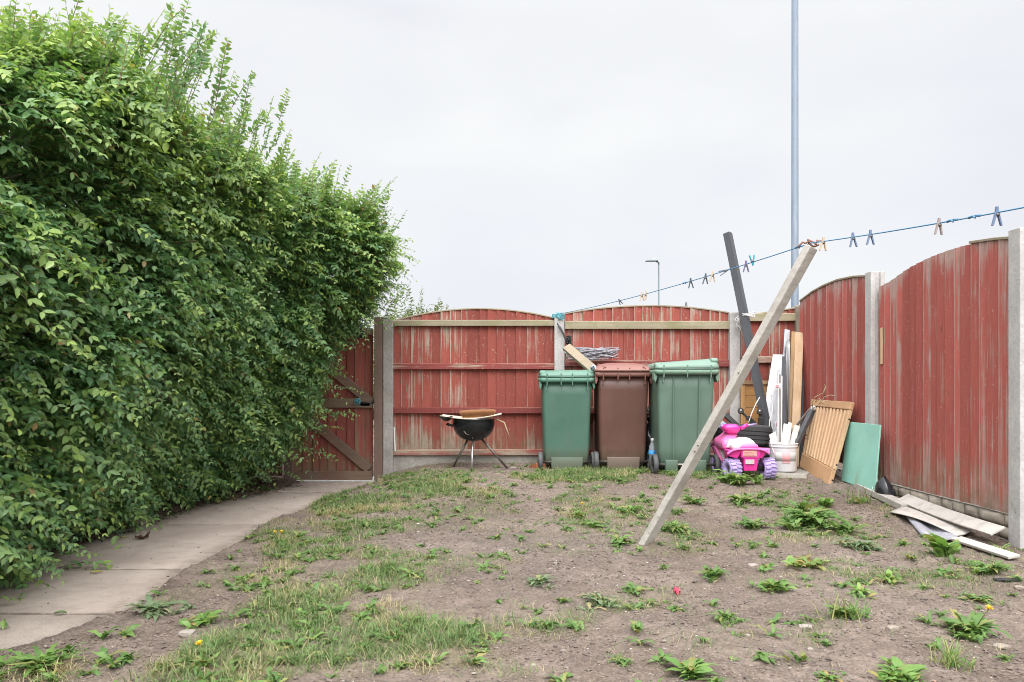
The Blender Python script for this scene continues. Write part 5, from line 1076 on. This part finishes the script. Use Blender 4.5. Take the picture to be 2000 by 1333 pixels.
# black wheeled stands poking up behind the tyres
def caster(px, py, bx, by, Y, label):
    root = thing('folded_trolley', label, 'trolley', P(bx, by, Y)); c = P(px, py, Y); Mw = Matrix.Translation(c)@Matrix.Rotation(math.radians(75), 4, 'X'); mb = MB(); mb.lathe([(.018, -.012), (.03, -.013), (.034, 0), (.03, .013), (.018, .012)], Mw, 24, closed=True); w_ = mb.build('wheel', M_tyre, root)
    mb = MB(); mb.lathe([(0, -.014), (.019, -.012), (.019, .012), (0, .014)], Mw, 16); mb.build('hub', M_dullsteel, w_); b = P(bx, by, Y); mb = MB(); mb.beam(c+V(0, .018, 0), b, .022, .018, up=(0, -1, 0)); mb.beam(c.lerp(b, .45)+V(0, -.01, 0), b+V(0, -.01, 0), .05, .03, up=(0, -1, 0)); mb.build('arm', M_black, root, bevel=.004)
caster(1447, 803, 1474, 830, 8.35, 'black folded trolley arm with a small wheel in front of the orange door'); caster(1484, 804, 1486, 830, 8.38, 'black folded trolley leg standing against the dark pole')
# boards and strips standing in the corner
def stand(px0, py0, px1, py1, Y0, Y1, w, t, m, name, label, cat, up=(0, -1, 0), tw=0, bev=.003):
    "straight piece from its foot to its top"
    a, b = P(px0, py0, Y0), P(px1, py1, Y1); mb = MB(); mb.beam(a, b, w, t, up=up, twist=tw); return tag(mb.build(name, m, loc=a, bevel=bev), label, cat)
mb = MB(); o = [P(1494, 905, 8.42), P(1516, 905, 8.42), P(1532, 693, 8.74), P(1510, 693, 8.74), P(1497, 770, 8.62)]; mb.prism(o, (0, .012, 0)); tag(mb.build('white_board', M_alu, loc=P(1505, 905, 8.5), bevel=.002), 'tapering pale grey board leaning behind the dark pole', 'board')
stand(1524, 905, 1537, 645, 8.38, 8.80, .058, .03, M_zinc, 'metal_channel', 'tall galvanised channel standing left of the pine planks', 'channel')
root = thing('metal_strip_bundle', 'bundle of thin grey metal strips with a looped top beside the tall channel', 'metal strips', P(1536, 905, 8.34))
for k in range(5):
    mb = MB(); mb.tube([P(1530+k*2.2, 905, 8.32), P(1537+k*1.3, 680, 8.66), P(1537+k*1.3, 668, 8.68)], .0055, 6); mb.build('strip', M_dullsteel if k % 2 else M_zinc, root)
mb = MB(); mb.tube([P(1535, 690, 8.66), P(1536.5, 668, 8.68), P(1539, 662, 8.69), P(1542, 668, 8.68), P(1543, 690, 8.66)], .005, 6); mb.build('loop', M_dullsteel, root)
root = thing('curtain_track', 'white metal track with pink labels standing in front of the grey strips', 'track', P(1521, 900, 8.2))
for k, m in enumerate((M_white, M_dullsteel, M_alu)): mb = MB(); mb.beam(P(1519+k*3.2, 900, 8.2), P(1520+k*3.4, 728+k*4, 8.5), .014, .016, up=(0, -1, 0)); mb.build('rail', m, root, bevel=.002)
for py in (753, 828): mb = MB(); mb.box(P(1518, py+6, 8.30)+V(0, .06, 0), P(1528, py-4, 8.30)+V(.004, .066, 0)); tb = mb.build('label', M_labelw, root); mb = MB(); mb.box(P(1519.5, py+3, 8.29)+V(0, .06, 0), P(1525.5, py-1, 8.29)+V(0, .064, 0)); mb.build('print', M_labelp, tb)
stand(1531, 903, 1531, 697, 8.28, 8.58, .03, .03, M_dark, 'dark_bar', 'dark grey square bar standing between the white track and the strips', 'bar')
stand(1541, 912, 1552, 649, 8.45, 8.82, .075, .03, M_pineold, 'pine_plank', 'narrower orange edged pine plank behind the wide fresh one', 'plank')
stand(1551, 912, 1561, 650, 8.38, 8.80, .088, .024, M_pine, 'pine_plank', 'wide fresh pine plank in front, standing in the fence corner', 'plank')
stand(1562, 905, 1566, 690, 8.5, 8.85, .05, .03, M_dark, 'dark_bar', 'black bar in the shadow right of the pine planks', 'bar')
mb = MB(); mb.beam(V(3.00, 8.6, .3), V(3.06, 8.70, .52), .12, .03, up=(-1, 0, 0)); tag(mb.build('timber_offcut', M_pineold, loc=V(3, 8.6, .3)), 'brown timber offcut low in the corner right of the bucket', 'timber')
# white bucket and what stands in it
Yk = 7.78; cb = P(1530, 920, Yk); Rb = 27/FPX*Yk; hb_ = .265; root = thing('white_bucket', 'white plastic bucket with a faded pink label full of offcuts', 'bucket', cb); M = Matrix.Translation(cb)
mb = MB(); mb.lathe([(0, 0), (Rb*.88, 0), (Rb*.92, .008), (Rb*.965, hb_*.82), (Rb*.97, hb_*.86), (Rb, hb_*.87), (Rb, hb_*.90), (Rb*.985, hb_*.91), (Rb, hb_*.97), (Rb*1.02, hb_*.985), (Rb*1.02, hb_), (Rb*.96, hb_), (Rb*.93, hb_*.8), (Rb*.86, .012), (0, .012)], M, 48); mb.build('pail', M_bucket, root)
def band(r, z0, z1, a0, a1, m, nm, par): 
    mb = MB(); mb.sheet(lambda u, v: cb+V(r*math.sin(a0+(a1-a0)*u), -r*math.cos(a0+(a1-a0)*u), z0+(z1-z0)*v), 20, 2); return mb.build(nm, m, par, solid=.0008)
lb = band(Rb*.968, .105, .185, -.95, .75, M_label, 'label', root); band(Rb*.974, .10, .188, -.42, .18, M_labelp, 'print', lb); band(Rb*.972, .085, .098, -.42, .18, M_labelp, 'print', lb)
def inb(px0, py0, px1, py1, Y0, Y1, w, t, m, name, label, cat, **k): return stand(px0, py0, px1, py1, Y0, Y1, w, t, m, name, label, cat, **k)
inb(1527, 900, 1537, 829, 7.74, 7.80, .062, .018, M_whitep, 'white_offcut', 'widest white painted offcut standing in the bucket', 'offcut'); inb(1535, 900, 1543, 826, 7.82, 7.88, .034, .02, M_whitep, 'white_offcut', 'narrow white offcut behind the widest one in the bucket', 'offcut')
inb(1540, 900, 1556, 832, 7.84, 7.95, .05, .03, plastic('cream_block', (.68, .63, .54), .6), 'cream_offcut', 'cream block leaning right in the back of the bucket', 'offcut'); inb(1539, 905, 1552, 845, 7.76, 7.80, .04, .015, M_whitep, 'white_offcut', 'short white offcut beside the dark tube in the bucket', 'offcut')
inb(1538, 903, 1589, 797, 7.70, 8.2, .046, .046, M_dark, 'dark_tube', 'thick dark grey tube slanting right out of the bucket', 'tube', tw=.4); inb(1541, 850, 1584, 797, 7.95, 8.2, .022, .022, M_dullsteel, 'grey_bar', 'thin grey bar above the thick dark tube', 'bar')
mb = MB(); mb.prism([P(1502, 850, 7.82), P(1515, 843, 7.84), P(1521, 868, 7.78), P(1522, 890, 7.76), P(1512, 886, 7.76)], (0, .006, 0)); tag(mb.build('tin_scrap', M_label, loc=P(1515, 870, 7.8)), 'bent pale tin scrap at the left side of the bucket', 'scrap'); inb(1512, 886, 1504, 860, 7.72, 7.76, .014, .014, M_white, 'white_rod', 'short white rod leaning out of the left side of the bucket', 'rod')
mb = MB(); 
for k in range(14): q = P(1566+random.uniform(-8, 10), 850+random.uniform(-9, 8), 8.1); mb.tube([q, q+V(random.uniform(-.05, .05), random.uniform(-.03, .03), random.uniform(-.03, .03))], .004, 5)
tag(mb.build('bracket_cluster', M_dullsteel, loc=P(1566, 850, 8.1)), 'cluster of small metal brackets right of the bucket', 'brackets')
mb = MB(); a = P(1512, 923, 7.62); mb.hexa([P(1511, 936, 7.5)+V(0, 0, -.06), P(1578, 934, 7.5)+V(0, 0, -.06), P(1590, 920, 8.1)+V(0, 0, -.06), P(1510, 920, 8.1)+V(0, 0, -.06), P(1510, 925, 7.55), P(1575, 927, 7.55), P(1588, 917, 8.1), P(1510, 917, 8.1)]); tag(mb.build('stone_slab', M_gravel, loc=a, bevel=.008), 'grey stone slab that the white bucket stands on', 'slab')
# slatted pine panel
nb, nt_, ft, fb = V(2.84, 7.24, .135), V(3.09, 7.34, .887), V(3.095, 8.33, .895), V(2.90, 8.12, .225)
N_ = (fb-nb).cross(nt_-nb).normalized(); N_ = N_ if N_.x < 0 else -N_
def Q(u, v, off=0.): return nb.lerp(fb, u).lerp(nt_.lerp(ft, u), v)+N_*off      # u away from the camera, v up
root = thing('slatted_panel', 'slatted pine cot end panel leaning against the right hand fence', 'panel', nb)
def qbox(u0, u1, v0, v1, o0, o1, m, nm, bev=.004): mb = MB(); mb.hexa([Q(u0, v0, o0), Q(u1, v0, o0), Q(u1, v1, o0), Q(u0, v1, o0), Q(u0, v0, o1), Q(u1, v0, o1), Q(u1, v1, o1), Q(u0, v1, o1)]); mb.a = [(mb.a[0][0], .5, .5, 1)]*8; return mb.build(nm, m, root, bevel=bev)
qbox(0, 1, 0, .20, -.012, .028, M_oakd, 'bottom_rail', .006); qbox(.0, 1, .905, 1, -.012, .026, M_oakd, 'top_rail', .006)
qbox(0, .055, .202, .903, -.012, .022, M_oak, 'stile'); qbox(.945, 1, .202, .903, -.012, .022, M_oak, 'stile')
for k in range(10): u = .082+k*.087; qbox(u, u+.043, .202, .903, -.010, .024, M_oak, 'slat', .009)
qbox(.05, .95, .202, .903, -.012, -.009, M_oak, 'backing', 0)
for v_ in (.08, .26, .80): mb = MB(); mb.lathe([(0, .004), (.008, .003), (.009, -.004)], Matrix.Translation(Q(0, v_, .0)+V(0, -.001, 0))@Matrix.Rotation(math.radians(90), 4, 'X'), 12); mb.build('bolt', M_black, root)
mb = MB(); mb.lathe([(0, -.02), (.014, -.018), (.02, -.008), (.026, .004), (.03, .018), (.026, .034), (.012, .042), (0, .043)], Matrix.Translation(Q(.86, .865, .02))@N_.to_track_quat('Z', 'Y').to_matrix().to_4x4(), 16); mb.build('knob', M_white, root)
mb = MB()
for (l) in ([(1588, 800), (1586, 786), (1592, 776), (1608, 768), (1612, 757)], [(1600, 790), (1610, 776), (1622, 772), (1634, 774)], [(1610, 775), (1613, 762), (1611, 752)], [(1640, 784), (1648, 778), (1652, 786)], [(1592, 786), (1600, 778), (1608, 790)], [(1586, 800), (1600, 788), (1616, 783)]): mb.tube([P(a, b, 7.85-.03*k) for k, (a, b) in enumerate(l)], .0045, 5)
tag(mb.build('dry_stems', M_straw, loc=P(1610, 775, 7.8)), 'dry bent plant stems hanging over the top of the slatted panel', 'stems')
mb = MB(); o = [V(2.99, 8.22, .17), V(2.985, 8.40, .17), V(3.12, 8.46, .80), V(3.12, 8.30, .84)]; mb.prism(o, (.012, 0, 0)); tag(mb.build('white_board', M_whitep, loc=o[0]), 'white board edge showing left of the slatted panel', 'board')
# mint panels
mb = MB(); o = [V(2.985, 6.68, .165), V(2.985, 7.36, .18), V(3.058, 7.42, .71), V(3.058, 6.745, .71)]; mb.prism(o, (.012, 0, .002)); tag(mb.build('mint_board', M_teal, loc=o[0], bevel=.002), 'mint green painted board leaning between the slatted panel and the fence post', 'board')
mb = MB(); o = [P(1708, 968, 6.7), P(1715, 955, 6.8), P(1713, 918, 6.85), P(1707, 912, 6.85), P(1703, 962, 6.7)]; mb.prism(o, (.01, .02, 0)); tag(mb.build('white_shard', M_whitep, loc=o[0]), 'thin white shard standing beside the mint board', 'shard')
c = P(1724, 940, 6.6); z0 = gzf(c.x, 6.6); mb = MB(); mb.sheet(lambda u, v: V(c.x+.02+.075*math.sin(math.pi*min(1, .3+.69*v))**.45*math.cos(6.283*u)*(1+.12*math.sin(19*u+6*v)), 6.62+.11*math.sin(math.pi*min(1, .3+.69*v))**.45*math.sin(6.283*u), z0-.01+.19*v+.012*math.sin(12.566*u)), 36, 10); tag(mb.build('black_bag', M_bag, loc=(c.x, 6.6, z0)), 'small black bag slumped at the fence foot right of the mint board', 'bag')
# timber edging and dropped boards
a, b = P(1628, 925, 7.75), P(1772, 992, 6.12); mb = MB(); mb.beam(a, b, .09, .05, up=(0, 0, 1), n=4); tag(mb.build('edging_timber', M_prop, loc=b, bevel=.005), 'grey edging timber lying on the soil below the mint board', 'timber')
g1, g2 = ghit(1800, 985)+V(.02, 0, .05), ghit(1988, 1096)+V(-.02, .0, .022); mb = MB(); mb.beam(V(3.03, 6.30, .17), V(2.98, 4.98, .14), .10, .014, up=(-.55, 0, 1), n=4, bend=(0, 0, -.01)); tag(mb.build('white_plank', M_dirtywhite, loc=g1, bevel=.003), 'white plank leaning along the stone foot of the near right panel', 'plank')
mb = MB(); mb.beam(ghit(1868, 1062)+V(0, 0, .03), g2, .07, .016, up=(-.2, 0, 1), n=4); tag(mb.build('white_plank', M_dirtywhite, loc=g2, bevel=.003), 'narrow white plank end pointing to the near right post', 'plank')
A, B_, C_, D_ = ghit(1738, 1006)+V(0, 0, .02), ghit(1792, 990)+V(.0, 0, .05), ghit(1905, 1046)+V(.0, 0, .05), ghit(1868, 1056)+V(0, 0, .03)
mb = MB(); mb.sheet(lambda u, v: A.lerp(D_, u).lerp(B_.lerp(C_, u), v)+V(0, 0, .022*math.sin(math.pi*u)*(1-v)-.015*math.sin(math.pi*v)*u), 16, 6); tag(mb.build('warped_sheet', M_dirtywhite, loc=A, solid=.006), 'warped white sheet lying over the grey edging timber', 'sheet')
A2, B2, C2, D2 = ghit(1765, 1008)+V(0, 0, .012), ghit(1800, 1050)+V(0, 0, .012), ghit(1880, 1066)+V(0, 0, .02), ghit(1850, 1030)+V(0, 0, .02)
mb = MB(); mb.sheet(lambda u, v: A2.lerp(D2, u).lerp(B2.lerp(C2, u), v)+V(0, 0, .012*math.sin(3*math.pi*u)), 12, 6); tag(mb.build('grey_sheet', M_greysheet, loc=A2, solid=.004), 'grey plastic sheet under the warped white sheet', 'sheet')
# ------------------------------------------------------------------ pink toy quad bike
Yq = 7.42; cq = P(1463, 935, Yq); zq = gzf(cq.x, Yq+.1)+.0; cq.z = zq; root = thing('toy_quad_bike', 'pink and white toy quad bike with lilac wheels beside the bucket', 'toy quad bike', cq)
s = FPX/Yq
def T(px, py, dy=0.): return P(px, py, Yq+dy)          # dy: metres behind the nose
def wheel(px, py, dy, R, wd, m, rz):
    M = Matrix.Translation(T(px, py, dy))@Matrix.Rotation(rz, 4, 'Z')@Matrix.Rotation(math.radians(90), 4, 'Y'); mb = MB(); h = wd/2
    mb.lathe([(R*.45, -h*.7), (R*.5, -h*.9), (R*.82, -h), (R*.93, -h*.75), (R*.94, 0), (R*.93, h*.75), (R*.82, h), (R*.5, h*.9), (R*.45, h*.7)], M, 36, closed=True); w_ = mb.build('wheel', m, root)
    mb = MB()
    for k in range(16):
        for sg in (-1, 1):
            a = 2*math.pi*(k+.25*sg)/16; Mk = M@Matrix.Rotation(a, 4, 'Z')@Matrix.Translation((R*.955, 0, sg*h*.45)); mb.hexa([Mk@V(*q) for q in ((-.012, -.011, -h*.42), (.008, -.008, -h*.42), (.008, .008, -h*.42), (-.012, .011, -h*.42), (-.012, -.011+.006*sg, h*.42), (.008, -.008+.006*sg, h*.42), (.008, .008+.006*sg, h*.42), (-.012, .011+.006*sg, h*.42))])
    mb.build('tread', m, w_, bevel=.002)
    mb = MB(); mb.lathe([(0, -h*.5), (R*.2, -h*.55), (R*.46, -h*.4), (R*.46, h*.4), (R*.2, h*.55), (0, h*.5)], M, 20); mb.build('hub', M_dark, w_)
wheel(1430, 916, .02, .094, .115, M_lilac, .25); wheel(1499, 915, .04, .094, .115, M_lilac, .12); wheel(1405, 908, .42, .094, .11, M_lilac, .15); wheel(1478, 906, .50, .094, .11, M_dark, .1)
mb = MB(); mb.tube([T(1436, 916, .03), T(1492, 915, .03)], .022, 12); mb.build('axle', M_black, root)
def lofty(lst, m, nm, sm=True, nc=5, par=None):
    "sections given as (py, px0, px1, dy0, dy1, r)"
    mb = MB(); S = []
    for (py, a, b, d0_, d1_, r) in lst:
        p, q = T(a, py), T(b, py); S.append((p.z, q.x-p.x, d1_-d0_, r, (p.x+q.x)/2, Yq+(d0_+d1_)/2))
    mb.loft(S[::-1] if S[0][0] > S[-1][0] else S, nc, smooth=sm); return mb.build(nm, m, par or root)
lofty([(919, 1451, 1477, -.03, .10, .012), (896, 1450, 1479, -.05, .14, .012), (893, 1445, 1481, -.055, .15, .012), (878, 1444, 1483, -.055, .2, .014)], M_pink, 'nose', False)
mb = MB(); mb.box(T(1451.5, 892, -.06), T(1478, 880.5, -.056)); mb.build('sticker', M_salmon, root, bevel=.001); mb = MB(); mb.box(T(1456, 907, -.052), T(1473, 898, -.046)); mb.build('sticker', M_silver, root, bevel=.001)
for k in range(3): mb = MB(); mb.box(T(1454, 889-k*2.6, -.064), T(1475-3*k, 887.8-k*2.6, -.060)); mb.build('stripe', M_labelp, root)
mb = MB(); mb.sheet(lambda u, v: T(1421+82*u, 879+1.5*math.sin(u*math.pi)*-1+ (9*(abs(u-.5)*2)**5)*(1-v)-2*v, -.07+.24*v), 24, 6); mb.build('front_fender', M_pinkl, root, solid=.014, bevel=.004)
for sg, (a, b, c_, e_) in ((-1, (1422, 1450, 1440, 1424)), (1, (1502, 1478, 1484, 1496))):
    mb = MB(); mb.prism([T(a, 880, -.05), T(b, 880, -.05), T(c_, 896, -.03), T(e_ if sg < 0 else 1488, 896 if sg > 0 else 892, -.03)], (0, .16, 0)); mb.build('fender_skirt', M_pink, root, bevel=.004)
lofty([(877, 1428, 1479, -.03, .34, .03), (868, 1431, 1478, -.02, .34, .05), (862, 1440, 1474, .0, .3, .05), (857, 1452, 1468, .04, .2, .03)], M_white, 'hood')
lofty([(876, 1442, 1480, -.05, .06, .02), (869, 1447, 1478, -.05, .05, .02), (866, 1456, 1472, -.035, .03, .012)], M_pinkl, 'hood_trim')
lofty([(878, 1417, 1432, .10, .55, .03), (862, 1421, 1446, .16, .5, .04), (853, 1430, 1454, .2, .42, .03), (848, 1434, 1450, .24, .4, .02)], M_pinkl, 'tank')
mb = MB(); mb.prism([T(1418.5, 874, .092), T(1427, 874, .092), T(1431, 858, .15), T(1424, 858, .15)], (0, -.004, 0)); mb.build('sticker', M_silver, root)
lofty([(850, 1434, 1452, .2, .32, .02), (844, 1426, 1456, .16, .34, .03), (836, 1422, 1457, .15, .33, .04), (831, 1430, 1450, .18, .3, .03)], M_pink, 'handlebar_pod')
for (a, b, c_, e_) in ((1446, 838, 1460, 830), (1430, 842, 1420, 836)): mb = MB(); mb.tube([T(a, b, .22), T(c_, e_, .22)], .018, 12); mb.build('handlebar', M_pink, root)
mb = MB(); mb.tube([T(1459, 831, .22), T(1477, 829, .27)], .0095, 12); mb.build('grip', M_lilac, root); mb = MB(); mb.tube([T(1421, 837, .22), T(1408, 832, .26)], .012, 12); mb.build('grip', M_lilac, root)
mb = MB(); mb.prism([T(1396, 872, .38), T(1420, 868, .38), T(1423, 902, .30), T(1414, 905, .30), T(1404, 896, .34)], (0, .16, 0)); mb.build('rear_fender', M_pinkl, root, bevel=.012); mb = MB(); mb.prism([T(1402, 872.5, .374), T(1411, 870.5, .374), T(1416, 897, .298), T(1413, 899, .298)], (0, -.004, 0)); mb.build('sticker', M_white, root)
lofty([(884, 1424, 1470, .25, .75, .05), (876, 1426, 1468, .3, .75, .05), (870, 1430, 1464, .34, .7, .04)], M_pink, 'seat')
